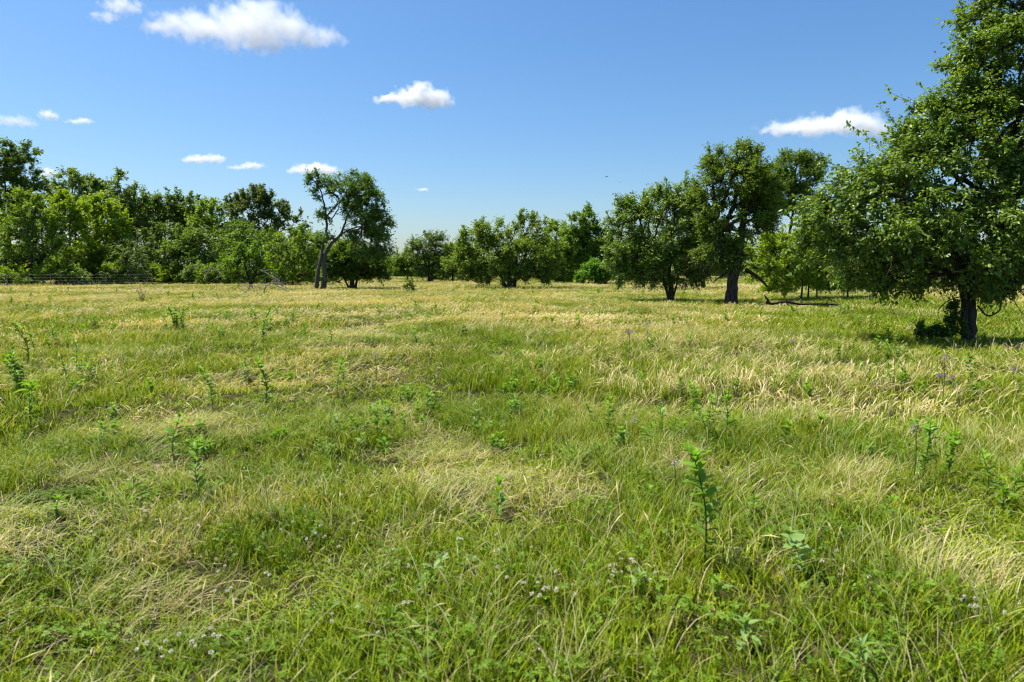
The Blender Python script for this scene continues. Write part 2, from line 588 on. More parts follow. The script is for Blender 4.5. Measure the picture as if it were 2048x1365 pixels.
# ---- nearest tree, right edge
make_tree('broadleaf_tree', 'nearest large tree with glossy leaves and dark trunk at the right edge', 'tree', 15.9,
          [([(1937, 684), (1940, 640), (1940, 590), (1948, 500, .1), (1965, 380, .2), (1990, 220, .1), (2020, 60)], 0.125, 0.045),
           ([(1940, 590), (1900, 520, -.3), (1840, 450, -.6), (1770, 400, -.7), (1700, 380, -.6)], 0.085, 0.03)],
          [(1770, 480, 150, 80, -.4), (1660, 450, 75, 75, -.3), (1890, 470, 130, 95, -.8), (1870, 360, 130, 90), (1760, 370, 90, 75, -.2),
           (1980, 300, 120, 120), (2030, 130, 85, 140, .2), (2040, 420, 130, 130, -.3), (1960, 540, 120, 40, .3), (1800, 530, 110, 45, .5),
           (2130, 300, 120, 220, .3), (2090, 20, 90, 120, .3), (1925, 225, 85, 70), (1965, 140, 60, 75), (2000, 40, 60, 60, .2), (1895, 562, 84, 26, -.3), (1990, 562, 70, 28, .2), (1800, 560, 80, 20), (1862, 285, 72, 54), (1770, 345, 72, 54), (1690, 395, 60, 48)],
          leaf=(0.104, 0.057), n_nodes=1050, n_leaves=122000, col=((0.052, 0.108, 0.018), (0.118, 0.198, 0.036)), twig=0.46,
          up=0.6, droop=0.4, mat=M_LEAF_GLOSS, seed=3, attach=0.3, branch_r=0.0075, bare_low=150,
          shoot_lines=[(1900, 250, 1838, 180), (1930, 170, 1905, 110), (1840, 290, 1765, 222), (1790, 310, 1700, 262), (1720, 350, 1640, 330),
                       (1640, 400, 1575, 420), (1620, 460, 1572, 500), (1650, 500, 1590, 545), (1990, 60, 1985, 10), (1960, 110, 1925, 90), (1880, 220, 1800, 185)],
          extra=[([(1955, 612), (1975, 632), (1998, 622), (2002, 604), (2020, 585), (2060, 577)], 0.022, 0.012),
                 ([(1930, 592), (1900, 600), (1878, 618), (1876, 636)], 0.016, 0.007),
                 ([(1925, 600), (1903, 612), (1902, 640), (1906, 660)], 0.014, 0.006),
                 ([(1985, 560), (2020, 582), (2030, 606), (2046, 630)], 0.014, 0.006)])

# ---- right-hand group
make_tree('broadleaf_tree', 'tall tree with thick leaning dark trunk right of centre', 'tree', 33.0,
          [([(1461, 596), (1466, 560), (1476, 520), (1486, 470, .2), (1490, 400), (1490, 330)], 0.28, 0.09),
           ([(1476, 520), (1450, 470, .5), (1430, 420), (1425, 360)], 0.20, 0.06)],
          [(1475, 370, 68, 55), (1495, 315, 34, 28), (1430, 335, 32, 34), (1420, 400, 36, 50), (1520, 400, 42, 60), (1465, 445, 66, 48), (1435, 498, 46, 36), (1515, 440, 34, 34), (1462, 515, 30, 22)],
          leaf=(0.13, 0.065), n_nodes=520, n_leaves=43000, col=((0.050, 0.098, 0.013), (0.112, 0.185, 0.028)), twig=0.55, up=0.5, seed=5, branch_r=0.012,
          shoots=26, shoot_len=0.4, bare_low=50,
          extra=[([(1492, 540), (1512, 552), (1528, 566), (1534, 574)], 0.10, 0.04), ([(1455, 545), (1438, 556), (1425, 566)], 0.05, 0.02)])
make_tree('broadleaf_tree', 'slender open-topped tree behind the thick leaning trunk', 'tree', 42.0,
          [([(1568, 580), (1575, 500), (1584, 440), (1588, 390), (1592, 340)], 0.15, 0.04)],
          [(1590, 345, 48, 40), (1620, 335, 28, 28), (1565, 390, 30, 50), (1600, 400, 28, 40)],
          leaf=(0.15, 0.07), n_nodes=230, n_leaves=20000, col=((0.042, 0.092, 0.014), (0.084, 0.152, 0.028)), twig=0.6, seed=6, shoots=30, shoot_len=0.5, hollow=0.3)
make_tree('broadleaf_tree', 'rounded multi-stemmed tree with upright shoots, left of the thick trunk', 'tree', 36.0,
          [([(1341, 592), (1342, 575), (1340, 540, .2), (1345, 480), (1350, 420)], 0.15, 0.05),
           ([(1342, 575), (1325, 560, -.2), (1308, 530, -.4), (1290, 480, -.3), (1275, 430)], 0.09, 0.03),
           ([(1343, 572), (1356, 556), (1354, 530, .5), (1375, 480, .5), (1385, 430)], 0.06, 0.025)],
          [(1320, 470, 92, 62), (1330, 415, 66, 38), (1255, 480, 48, 55), (1400, 480, 52, 62), (1300, 525, 80, 32), (1370, 400, 34, 34), (1270, 420, 34, 34), (1400, 535, 40, 24), (1285, 552, 76, 14), (1380, 551, 56, 13), (1240, 535, 36, 22)],
          leaf=(0.14, 0.08), n_nodes=560, n_leaves=44000, col=((0.056, 0.116, 0.022), (0.124, 0.205, 0.043)), twig=0.6, up=0.6, seed=7, branch_r=0.010,
          shoots=40, shoot_len=0.6, bare_low=70, mat=M_LEAF_GLOSS)
for k, (x, y, xs, ys, rx, ry, lab, cc) in enumerate([
        (1602, 590, 1540, 512, 56, 36, 'left-hand yellow-green sapling of the clump under the thick-trunked tree', YEL),
        (1616, 590, 1602, 508, 46, 46, 'thin sapling in the middle of the yellow-green clump by the right tree', YEL),
        (1634, 588, 1652, 505, 42, 50, 'darker right-hand sapling of the yellow-green clump, half behind the nearest tree', MID),
        (1696, 580, 1700, 520, 45, 35, 'small ivy-footed tree seen beneath the nearest tree', MID)]):
    make_tree('sapling', lab, 'sapling', 38.0 + k,
              [([(x, y), (x + 1, 555), ((x + xs) / 2, 530), (xs, ys)], 0.06, 0.025)],
              [(xs, ys, rx, ry, -.5), (xs - 4, ys + 36, rx * 0.85, 20, -.5), ((x + xs) / 2, 562, rx * 0.8, 14, -.3), (xs + 10, ys - 20, rx * 0.6, ry * 0.6)],
              leaf=(0.15, 0.08), n_nodes=120, n_leaves=9500, col=cc, twig=0.5, seed=20 + k, flat=0.3)
for k, (x, lab) in enumerate([(1287, 'small dark-trunked tree behind the rounded tree, on its left side'), (1407, 'small dark-trunked tree between the rounded tree and the thick trunk')]):
    make_tree('broadleaf_tree', lab, 'tree', 62.0,
              [([(x, 572), (x + 1, 555), (x, 530), (x + 4, 505)], 0.13, 0.05)],
              [(x, 520, 45, 30), (x + 10, 500, 36, 26)], leaf=(0.2, 0.11), n_nodes=100, n_leaves=9000, col=MID, twig=0.6, seed=30 + k)

for k, (x, dep, w, h, lab) in enumerate([(1562, 47.0, 30, 15, 'low leafy bush between the thick trunk and the sapling stems'), (1668, 50.0, 34, 15, 'low leafy bush right of the sapling stems'),
                                         (1752, 54.0, 40, 15, 'low leafy bush seen under the middle of the nearest tree'), (1830, 56.0, 40, 13, 'low leafy bush seen left of the nearest trunk')]):
    by = HORIZON + 1.55 * FPX / dep
    make_tree('shrub', lab, 'shrub', dep, [([(x, by), (x + 1, by - 8), (x, by - 18)], 0.04, 0.02)], [(x, by - 15, w, h), (x + 14, by - 26, w * 0.6, h * 0.7), (x - 16, by - 9, w * 0.7, 8)],
              leaf=(0.19, 0.1), n_nodes=60, n_leaves=3000, col=(YEL, MID)[k % 2], twig=0.5, seed=150 + k, flat=0.2)

# ---- centre group
make_tree('broadleaf_tree', 'wide rounded tree with spiky twiggy top in the centre of the field', 'tree', 61.0,
          [([(1018, 572), (1020, 558), (1016, 530), (1015, 490)], 0.26, 0.08), ([(1026, 571), (1032, 556), (1046, 525), (1060, 480)], 0.16, 0.06),
           ([(1012, 571), (1004, 556), (980, 530), (960, 510)], 0.14, 0.05)],
          [(1000, 515, 84, 42), (1065, 512, 66, 45), (938, 527, 48, 32), (1055, 460, 36, 26), (990, 470, 50, 26), (1085, 540, 40, 22), (950, 490, 36, 26), (1010, 550, 80, 14)],
          leaf=(0.20, 0.11), n_nodes=480, n_leaves=40000, col=((0.066, 0.125, 0.020), (0.125, 0.195, 0.038)), twig=0.75, seed=8, shoots=36, shoot_len=1.0, bare_low=60, branch_r=0.014)
make_tree('broadleaf_tree', 'upright tree with cauliflower crown right of the central tree', 'tree', 86.0,
          [([(1157, 566), (1158, 545), (1166, 510), (1172, 470)], 0.28, 0.10)],
          [(1165, 455, 34, 28), (1190, 480, 34, 30), (1150, 490, 32, 34), (1180, 520, 36, 26), (1175, 438, 24, 16), (1205, 500, 24, 26)],
          leaf=(0.27, 0.15), n_nodes=240, n_leaves=24000, col=((0.050, 0.110, 0.014), (0.092, 0.175, 0.024)), twig=0.9, seed=9, branch_r=0.02)
make_tree('broadleaf_tree', 'tree squeezed between the central tree and the cauliflower-crowned one', 'tree', 90.0,
          [([(1112, 566), (1112, 545), (1112, 510), (1112, 470)], 0.2, 0.08)],
          [(1112, 475, 26, 28), (1125, 510, 34, 30), (1100, 500, 26, 30), (1120, 545, 36, 20)],
          leaf=(0.27, 0.15), n_nodes=160, n_leaves=15000, col=MID, twig=0.9, seed=10, branch_r=0.02)
make_tree('shrub', 'bright green bush at the foot of the cauliflower-crowned tree', 'shrub', 78.0,
          [([(1190, 566), (1190, 550), (1192, 530)], 0.08, 0.04)], [(1190, 545, 26, 20), (1175, 550, 18, 14), (1208, 548, 18, 14)],
          leaf=(0.24, 0.14), n_nodes=100, n_leaves=9000, col=((0.050, 0.130, 0.012), (0.085, 0.19, 0.022)), twig=0.7, seed=11)
make_tree('broadleaf_tree', 'feathery two-trunked tree left of the central tree', 'tree', 93.0,
          [([(857, 561), (858, 545), (856, 515), (852, 485)], 0.20, 0.06), ([(863, 561), (864, 545), (868, 515), (872, 490)], 0.20, 0.06)],
          [(852, 490, 32, 18), (868, 478, 22, 10), (840, 512, 24, 18), (870, 520, 26, 22), (850, 540, 28, 12)],
          leaf=(0.27, 0.12), n_nodes=230, n_leaves=12000, col=((0.040, 0.085, 0.020), (0.080, 0.135, 0.036)), twig=1.1, flat=0.65, seed=12, hollow=0.2, branch_r=0.02)
make_tree('broadleaf_tree', 'smaller feathery tree tucked between two-trunked tree and central tree', 'tree', 98.0,
          [([(905, 560), (905, 540), (904, 510), (902, 495)], 0.16, 0.06)],
          [(903, 500, 20, 15), (910, 525, 28, 22), (892, 540, 24, 14)], leaf=(0.28, 0.13), n_nodes=140, n_leaves=10000, col=MID, twig=1.0, flat=0.5, seed=13, branch_r=0.02)
make_tree('broadleaf_tree', 'low layered tree left of the feathery two-trunked tree', 'tree', 96.0,
          [([(815, 560), (815, 548), (813, 530), (812, 515)], 0.15, 0.06)],
          [(812, 520, 22, 15), (800, 535, 22, 14), (828, 538, 22, 12)], leaf=(0.28, 0.13), n_nodes=140, n_leaves=10000, col=MID, twig=0.9, flat=0.5, seed=14, branch_r=0.02)
make_tree('shrub', 'lone spindly shrub standing in tan grass below the feathery trees', 'shrub', 50.0,
          [([(819, 579), (819, 570), (818, 558)], 0.02, 0.01)], [(818, 566, 7, 9), (822, 573, 8, 5), (814, 574, 6, 4)],
          leaf=(0.14, 0.06), n_nodes=30, n_leaves=420, col=DARK, twig=0.25, seed=15, branch_r=0.006)

# ---- left-hand group
make_tree('broadleaf_tree', 'twisted open tree with forked grey trunks and one tall crooked limb', 'tree', 58.0,
          [([(631, 572), (636, 545), (642, 515), (646, 490), (652, 455, .2), (650, 420), (644, 390), (634, 368), (622, 358)], 0.19, 0.04),
           ([(646, 572), (650, 548), (648, 520), (660, 492), (682, 472, -.4), (692, 452, -.5), (700, 425, -.3), (720, 400)], 0.23, 0.045),
           ([(684, 470, -.4), (706, 458, -.3), (735, 452), (755, 458)], 0.08, 0.03),
           ([(650, 440), (662, 420, .2), (682, 400, .3), (700, 375)], 0.08, 0.03)],
          [(622, 358, 16, 12), (636, 372, 10, 10), (668, 368, 26, 14), (712, 375, 42, 24), (738, 410, 34, 30), (755, 450, 30, 36), (762, 485, 24, 26), (700, 410, 34, 22),
           (656, 428, 22, 14), (640, 392, 12, 10), (735, 500, 40, 22), (650, 470, 22, 14), (690, 385, 36, 22), (730, 440, 40, 34), (715, 470, 30, 14)],
          leaf=(0.19, 0.085), n_nodes=520, n_leaves=31000, col=((0.044, 0.100, 0.020), (0.090, 0.165, 0.036)), twig=0.65, up=0.4, droop=0.4, seed=16, bark=M_BARK_GREY,
          attach=0.55, hollow=0.15, branch_r=0.016, bf=0.25)
make_tree('broadleaf_tree', 'low spreading tree just right of the twisted forked trunks', 'tree', 61.0,
          [([(704, 570), (704, 556), (700, 535), (698, 510)], 0.24, 0.08), ([(710, 569), (716, 556), (735, 540), (752, 525)], 0.12, 0.05), ([(700, 568), (685, 552), (668, 538)], 0.10, 0.04)],
          [(700, 512, 52, 28), (740, 530, 36, 24), (672, 530, 28, 24), (755, 548, 28, 12), (715, 545, 40, 12)],
          leaf=(0.20, 0.11), n_nodes=280, n_leaves=34000, col=((0.042, 0.090, 0.014), (0.085, 0.150, 0.026)), twig=0.7, seed=17, bare_low=20, branch_r=0.014)
LEFT = [
    # depth, base x, height-axis px, blobs, colours, seed, label, kwargs
    (74, 585, [(590, 520, 46, 34), (560, 505, 34, 34), (620, 520, 24, 34), (600, 480, 26, 22), (590, 550, 50, 12)], MID, 40, 'dense round tree behind and left of the twisted forked trunks', {}),
    (60, 500, [(490, 525, 42, 24), (462, 535, 22, 18), (525, 535, 26, 20), (498, 505, 28, 14)], ((0.055, 0.125, 0.010), (0.105, 0.185, 0.02)), 41, 'low yellow-green tree behind the pile of dead branches', dict(flat=0.35)),
    (78, 500, [(495, 480, 40, 28), (470, 500, 34, 26), (530, 495, 30, 26)], ((0.052, 0.115, 0.020), (0.105, 0.180, 0.04)), 42, 'bright leafy tree above the low yellow-green one', dict(up=0.3)),
    (88, 530, [(515, 425, 52, 34), (480, 420, 26, 22), (545, 440, 36, 30), (525, 400, 26, 18), (590, 450, 20, 16), (510, 470, 50, 22)], BLUE, 43, 'tall blue-green tree with upright wispy top behind the left trees', dict(shoots=40, shoot_len=1.6, hollow=0.25)),
    (93, 430, [(425, 440, 34, 32), (440, 475, 30, 30), (405, 460, 30, 34), (415, 418, 22, 16)], MID, 44, 'rounded tree left of the tall blue-green tree', {}),
    (97, 330, [(330, 425, 52, 34), (300, 440, 40, 44), (365, 425, 34, 34), (350, 395, 16, 12), (330, 470, 54, 30)], DARK, 45, 'dome-shaped dark green tree in middle of the left wood', {}),
    (82, 355, [(370, 520, 40, 26), (340, 540, 36, 16), (400, 535, 30, 18), (355, 500, 34, 20), (375, 478, 28, 18)], ((0.055, 0.115, 0.018), (0.100, 0.170, 0.036)), 46, 'light green tree with tiered sprays at the front of the wood', dict(flat=0.7, hollow=0.2)),
    (84, 410, [(410, 500, 34, 34), (425, 530, 26, 26), (395, 480, 24, 22)], GREY, 47, 'grey-green tree beside the tiered one', {}),
    (93, 250, [(250, 420, 34, 44), (238, 370, 18, 22), (270, 400, 22, 28), (255, 470, 36, 34)], GREY, 48, 'tall pale tree with two-humped top in the left wood', dict(hollow=0.2)),
    (98, 155, [(145, 370, 40, 26), (190, 385, 28, 24), (120, 385, 24, 24), (160, 430, 52, 44)], GREY, 49, 'tall pale-topped tree at back of the left wood', dict(hollow=0.2)),
    (84, 210, [(215, 440, 36, 40), (190, 420, 26, 30), (205, 490, 38, 34), (235, 470, 22, 30)], YEL, 50, 'bright yellow-green tree in the left wood', {}),
    (80, 140, [(140, 430, 36, 36), (155, 490, 36, 44), (120, 400, 24, 20), (170, 530, 30, 24)], YEL, 51, 'yellow-green tree right of the bushy front tree at far left', {}),
    (74, 62, [(65, 440, 50, 44), (90, 490, 40, 44), (30, 480, 44, 40), (55, 400, 34, 20), (95, 535, 34, 20), (20, 530, 30, 20)], MID, 52, 'bushy bright tree at the front of the far left wood', dict(up=0.45)),
    (84, 10, [(10, 320, 44, 36), (55, 310, 20, 22), (40, 370, 36, 40), (-20, 360, 50, 60), (70, 390, 24, 30), (0, 430, 60, 50), (30, 345, 40, 40), (62, 420, 34, 34)], ((0.038, 0.085, 0.008), (0.078, 0.140, 0.014)), 53, 'tallest dark tree at the left edge of the picture', dict(shoots=10, shoot_len=1.0, n_leaves=17000, n_nodes=330)),
    (78, 240, [(255, 520, 26, 32), (285, 500, 26, 44), (270, 545, 30, 12)], ((0.040, 0.080, 0.022), (0.075, 0.125, 0.042)), 54, 'dark grey-green tree behind the fence end', {}),
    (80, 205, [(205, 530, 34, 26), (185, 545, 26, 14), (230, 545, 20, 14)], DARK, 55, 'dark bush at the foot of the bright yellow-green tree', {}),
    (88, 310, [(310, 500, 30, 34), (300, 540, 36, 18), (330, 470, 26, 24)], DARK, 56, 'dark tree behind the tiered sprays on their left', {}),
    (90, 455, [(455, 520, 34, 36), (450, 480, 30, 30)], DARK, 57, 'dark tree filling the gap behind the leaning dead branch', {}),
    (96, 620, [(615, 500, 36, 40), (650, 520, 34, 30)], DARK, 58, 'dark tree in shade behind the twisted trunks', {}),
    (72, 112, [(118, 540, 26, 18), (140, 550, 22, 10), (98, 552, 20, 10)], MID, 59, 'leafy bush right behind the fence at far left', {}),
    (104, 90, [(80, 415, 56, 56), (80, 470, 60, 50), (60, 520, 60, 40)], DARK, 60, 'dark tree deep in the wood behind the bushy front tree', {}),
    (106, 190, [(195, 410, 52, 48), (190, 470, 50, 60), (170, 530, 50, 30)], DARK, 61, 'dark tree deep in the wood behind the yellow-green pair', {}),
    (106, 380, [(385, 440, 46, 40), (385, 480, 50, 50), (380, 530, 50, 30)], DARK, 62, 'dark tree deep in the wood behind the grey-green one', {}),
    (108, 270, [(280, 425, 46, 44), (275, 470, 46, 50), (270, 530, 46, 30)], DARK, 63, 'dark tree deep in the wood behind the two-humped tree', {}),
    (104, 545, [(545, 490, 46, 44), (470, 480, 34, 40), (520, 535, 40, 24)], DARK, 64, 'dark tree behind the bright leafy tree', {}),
]
for (dep, bx, blobs, cc, sd, lab, kw) in LEFT:
    area = sum(b[2] * b[3] for b in blobs) * 3.1 / 4
    ls = 0.0040 * dep
    blobs = blobs + [(bx - 14, HORIZON + 8, 26, 13), (bx + 16, HORIZON + 9, 26, 12)]
    nl = int(min(14000, max(5000, area * 2.6)) * (0.6 if 'deep in' in lab or 'behind' in lab.split(' ')[2:4] else 1))
    top = min(b[1] for b in blobs)
    by = HORIZON + 1.5 * FPX / dep
    args = dict(leaf=(ls, ls * 0.55), n_nodes=int(70 + area / 28), n_leaves=nl, col=cc, twig=0.011 * dep, seed=sd, branch_r=0.018)
    args.update(kw)
    nm = 'shrub' if 'bush' in lab.split(' ')[:3] else 'broadleaf_tree'
    make_tree(nm, lab, 'shrub' if nm == 'shrub' else 'tree', dep,
              [([(bx, by), (bx + 2, by - 14), ((bx + blobs[0][0]) / 2, (by + blobs[0][1]) / 2), (blobs[0][0], blobs[0][1])], 0.0016 * dep + 0.04, 0.06)], blobs, **args)

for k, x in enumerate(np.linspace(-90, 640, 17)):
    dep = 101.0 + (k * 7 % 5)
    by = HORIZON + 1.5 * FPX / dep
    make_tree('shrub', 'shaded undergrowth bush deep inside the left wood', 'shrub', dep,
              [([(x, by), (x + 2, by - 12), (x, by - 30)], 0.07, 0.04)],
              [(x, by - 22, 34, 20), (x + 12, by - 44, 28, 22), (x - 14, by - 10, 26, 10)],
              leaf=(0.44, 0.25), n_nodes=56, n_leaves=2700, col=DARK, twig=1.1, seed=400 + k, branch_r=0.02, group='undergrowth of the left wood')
for k, x in enumerate([-20, 40, 150, 232, 300, 345, 395, 430, 470, 545, 585, 625, 665]):
    dep = 73.0 + (k * 5 % 7) + (4 if x > 200 else 0)
    by = HORIZON + 1.5 * FPX / dep
    hh = 22 + (k * 11 % 17)
    make_tree('shrub', 'leafy bush along the sunlit foot of the left wood', 'shrub', dep,
              [([(x, by), (x + 2, by - 8), (x, by - hh * 0.7)], 0.05, 0.03)],
              [(x, by - hh * 0.6, 24, hh * 0.45), (x + 12, by - hh * 0.35, 20, hh * 0.3), (x - 14, by - hh * 0.35, 20, hh * 0.3)],
              leaf=(0.27, 0.15), n_nodes=60, n_leaves=2800, col=(MID, YEL, GREY, MID)[k % 4], twig=0.75, seed=460 + k, branch_r=0.015,
              group='bushes along the foot of the left wood')
for k, (x, ht, dep) in enumerate([(-95, 210, 80), (-150, 230, 88)]):
    by = HORIZON + 1.5 * FPX / dep
    make_tree('broadleaf_tree', ['dark tree just outside the left edge of the wood', 'tall tree further beyond the left edge of the wood'][k], 'tree', dep,
              [([(x, by), (x + 2, by - 20), (x, by - ht * 0.6)], 0.18, 0.07)],
              [(x, by - ht * 0.6, 52, ht * 0.35), (x + 14, by - ht * 0.25, 50, ht * 0.22), (x - 20, by - 20, 40, 18)],
              leaf=(0.29, 0.16), n_nodes=200, n_leaves=16000, col=MID, twig=0.95, seed=430 + k, branch_r=0.02)

# ---- far wood behind the field on the right, and the far tree line in the gap
rgf = np.random.default_rng(77)
for k, x in enumerate(np.linspace(1085, 2060, 22)):
    x = x + rgf.uniform(-14, 14); dep = rgf.uniform(118, 140)
    hh = rgf.uniform(50, 85) * (1.15 if x > 1500 else 1.0)
    by = HORIZON + 1.5 * FPX / dep
    make_tree('broadleaf_tree', 'thin dark-trunked tree of the far wood behind the right-hand trees', 'tree', dep,
              [([(x, by), (x + rgf.uniform(-2, 2), by - 12), (x, by - hh * 0.6)], 0.16, 0.08)],
              [(x, by - hh * 0.55, 30, hh * 0.32), (x + rgf.uniform(-16, 16), by - hh * 0.8, 22, hh * 0.2), (x + rgf.uniform(-12, 12), by - 18, 30, 9)],
              leaf=(0.50, 0.27), n_nodes=80, n_leaves=3600, col=DARK if k % 2 else MID, twig=1.2, seed=200 + k, branch_r=0.03,
              group='trees of the far wood on the right')
for k, x in enumerate([885, 925, 1095, 1135, 1215, 1245]):
    dep = 108.0 + 2 * k
    by = HORIZON + 1.5 * FPX / dep
    hh = 58 + (k * 13 % 22)
    make_tree('broadleaf_tree', ['pale tree filling the gap left of the central tree', 'low tree half hidden by the left side of the central tree', 'tree showing past the right shoulder of the central tree',
                                 'tree behind the squeezed tree, right of the central tree', 'tree behind the bright green bush', 'tree half hidden behind the left side of the rounded multi-stemmed tree'][k], 'tree', dep,
              [([(x, by), (x + 1, by - 12), (x, by - hh * 0.6)], 0.15, 0.06)],
              [(x, by - hh * 0.55, 30, hh * 0.36), (x + 14, by - 20, 26, 16), (x - 14, by - 18, 26, 14)],
              leaf=(0.40, 0.22), n_nodes=80, n_leaves=4200, col=(MID, GREY, MID)[k % 3], twig=1.0, seed=240 + k, branch_r=0.025)
for k, x in enumerate(np.linspace(745, 1010, 14)):
    x = x + rgf.uniform(-8, 8); dep = rgf.uniform(165, 185)
    hh = rgf.uniform(34, 50)
    by = HORIZON + 1.5 * FPX / dep
    make_tree('broadleaf_tree', 'small rounded tree of the far hedge line in the gap left of centre', 'tree', dep,
              [([(x, by), (x, by - 6), (x, by - hh * 0.6)], 0.2, 0.08)],
              [(x, by - hh * 0.55, 17, hh * 0.34), (x + rgf.uniform(-9, 9), by - 11, 17, 9)],
              leaf=(0.55, 0.3), n_nodes=50, n_leaves=2600, col=MID, twig=1.4, seed=260 + k, branch_r=0.03,
              group='trees of the far hedge line')
#@@PART2@@

# ------------------------------------------------------------------ fence, dead wood
def stick(name, pts, r0, r1, mat, root, base, sides=6, seed=0):
    C = catmull(np.array(pts), 6)
    t = np.linspace(0, 1, len(C))
    V, Q = tube(C, r0 + (r1 - r0) * t, sides, 0.07, seed)
    return link(name, mesh_from(name, V - base, Q, mat, smooth=True), root)


M_STEEL, nt_, out_ = new_mat('galvanised_wire')
p_ = nt_.nodes.new('ShaderNodeBsdfPrincipled')
p_.inputs['Base Color'].default_value = (0.30, 0.30, 0.29, 1); p_.inputs['Metallic'].default_value = 0.6
p_.inputs['Roughness'].default_value = 0.55
nt_.links.new(p_.outputs[0], out_.inputs['Surface'])

fence_posts = [(-70, 66.0), (14, 67.0), (56, 68.5), (102, 69.5), (152, 70.5), (212, 71.5), (262, 73.0), (305, 74.0)]
fb = at(14, 560, 67.0); fb[2] = 0
fence = empty('wire_fence', fb)
tag(fence, 'wire fence on thin posts along the front of the left wood', 'fence')
FP = []
for k, (x, d) in enumerate(fence_posts):
    b = at(x, 560, d); b[2] = 0.0
    lean = rng.uniform(-0.05, 0.05)
    t = b + np.array((lean, 0, 1.35)); FP.append((b, t))
    stick('post', [b + (0, 0, -0.2), (b + t) / 2, t], 0.05 if k != 1 else 0.065, 0.045, M_DEADWOOD if k % 2 else M_BARK_GREY, fence, fb, 7, k)
for h in (0.35, 0.62, 0.9, 1.18):
    pts = [b + (t - b) * (h / 1.35) + np.array((0, -0.05, 0)) for b, t in FP]
    A = np.array(pts[:-1]); B = np.array(pts[1:])
    V, Q = frusta(A, B, np.full(len(A), 0.004), np.full(len(A), 0.004), 4)
    link('wire', mesh_from('wire', V - fb, Q, M_STEEL), fence)


def dead_wood(name, label, cat, depth, polys, mat, seed, twigs=0, group=None):
    rg = np.random.default_rng(seed)
    x0, y0 = polys[0][0][0][:2]
    base = at(x0, y0, depth); base[2] = float(ground_z(base[0], base[1]))
    root = empty(name, base); tag(root, label, cat, group)
    allp = []
    for k, (poly, r0, r1) in enumerate(polys):
        pts = []
        for q in poly:
            w = at(q[0], q[1], depth)
            w[1] += (q[2] if len(q) > 2 else 0.0)
            w[2] = max(w[2], 0.03)
            pts.append(w)
        stick('branch', pts, r0, r1, mat, root, base, 6, seed + k)
        allp.append(catmull(np.array(pts), 6))
    if twigs:
        P = np.vstack(allp)
        k = rg.integers(0, len(P), twigs)
        A = P[k]
        D = unit(rg.normal(size=A.shape) * np.array((1, 0.8, 0.7)) + np.array((0, 0, 0.15)))
        L = rg.uniform(0.15, 0.6, twigs)[:, None] * depth / 45
        B = A + D * L
        C = B + unit(D + rg.normal(0, 0.6, D.shape)) * L * 0.7
        V, Q = merge([frusta(A, B, np.full(twigs, 0.00028 * depth), np.full(twigs, 0.0002 * depth), 4), frusta(B, C, np.full(twigs, 0.0002 * depth), np.full(twigs, 0.0001 * depth), 4)])
        link('twigs', mesh_from('twigs', V - base, Q, mat), root)['kind'] = 'stuff'
    return root


dead_wood('dead_branch', 'pale arching dead branch of the brush heap, nearest the forked trunks', 'branch', 46.0,
          [([(528, 592), (529, 580), (535, 571), (545, 567), (556, 573), (570, 580), (582, 586)], 0.045, 0.02), ([(545, 567), (560, 568), (575, 578)], 0.03, 0.012)], M_DEADWOOD, 1, 26)
dead_wood('dead_branch', 'tangled grey dead branch lying at left of the brush heap', 'branch', 45.0,
          [([(470, 598), (484, 588), (497, 580), (500, 570), (505, 574), (510, 585)], 0.04, 0.015), ([(476, 592), (495, 590), (515, 596), (530, 600)], 0.03, 0.012)], M_DEADWOOD, 2, 40)
dead_wood('dead_branch', 'long straight dead limb leaning behind the brush heap', 'branch', 55.0,
          [([(566, 573), (557, 562), (545, 554), (530, 545), (520, 540)], 0.07, 0.03), ([(557, 562), (558, 558), (553, 551)], 0.03, 0.012)], M_DEADWOOD, 3, 10)
dead_wood('dead_branch', 'forked bleached limb propped against the wood edge', 'branch', 72.0,
          [([(452, 559), (444, 550), (436, 543), (428, 537), (420, 535)], 0.09, 0.04), ([(447, 560), (440, 550), (432, 542)], 0.06, 0.03), ([(408, 560), (414, 548), (424, 536)], 0.07, 0.03)], M_DEADWOOD, 4, 8)
dead_wood('dead_branch', 'single short bleached stick upright in the grass left of the brush heap', 'branch', 40.0,
          [([(440, 602), (436, 594), (432, 586)], 0.03, 0.012)], M_DEADWOOD, 5, 3)
dead_wood('fallen_limb', 'dark fallen limb lying in shade right of the thick trunk', 'log', 28.5,
          [([(1532, 605), (1545, 608), (1570, 604), (1600, 609), (1640, 608), (1680, 611)], 0.06, 0.025), ([(1538, 606), (1533, 597), (1528, 591)], 0.05, 0.02),
           ([(1652, 608), (1657, 600), (1664, 602), (1672, 604)], 0.03, 0.012), ([(1657, 600), (1656, 594)], 0.02, 0.01), ([(1575, 604), (1590, 598), (1600, 592)], 0.03, 0.01)], M_DARKWOOD, 6, 26)

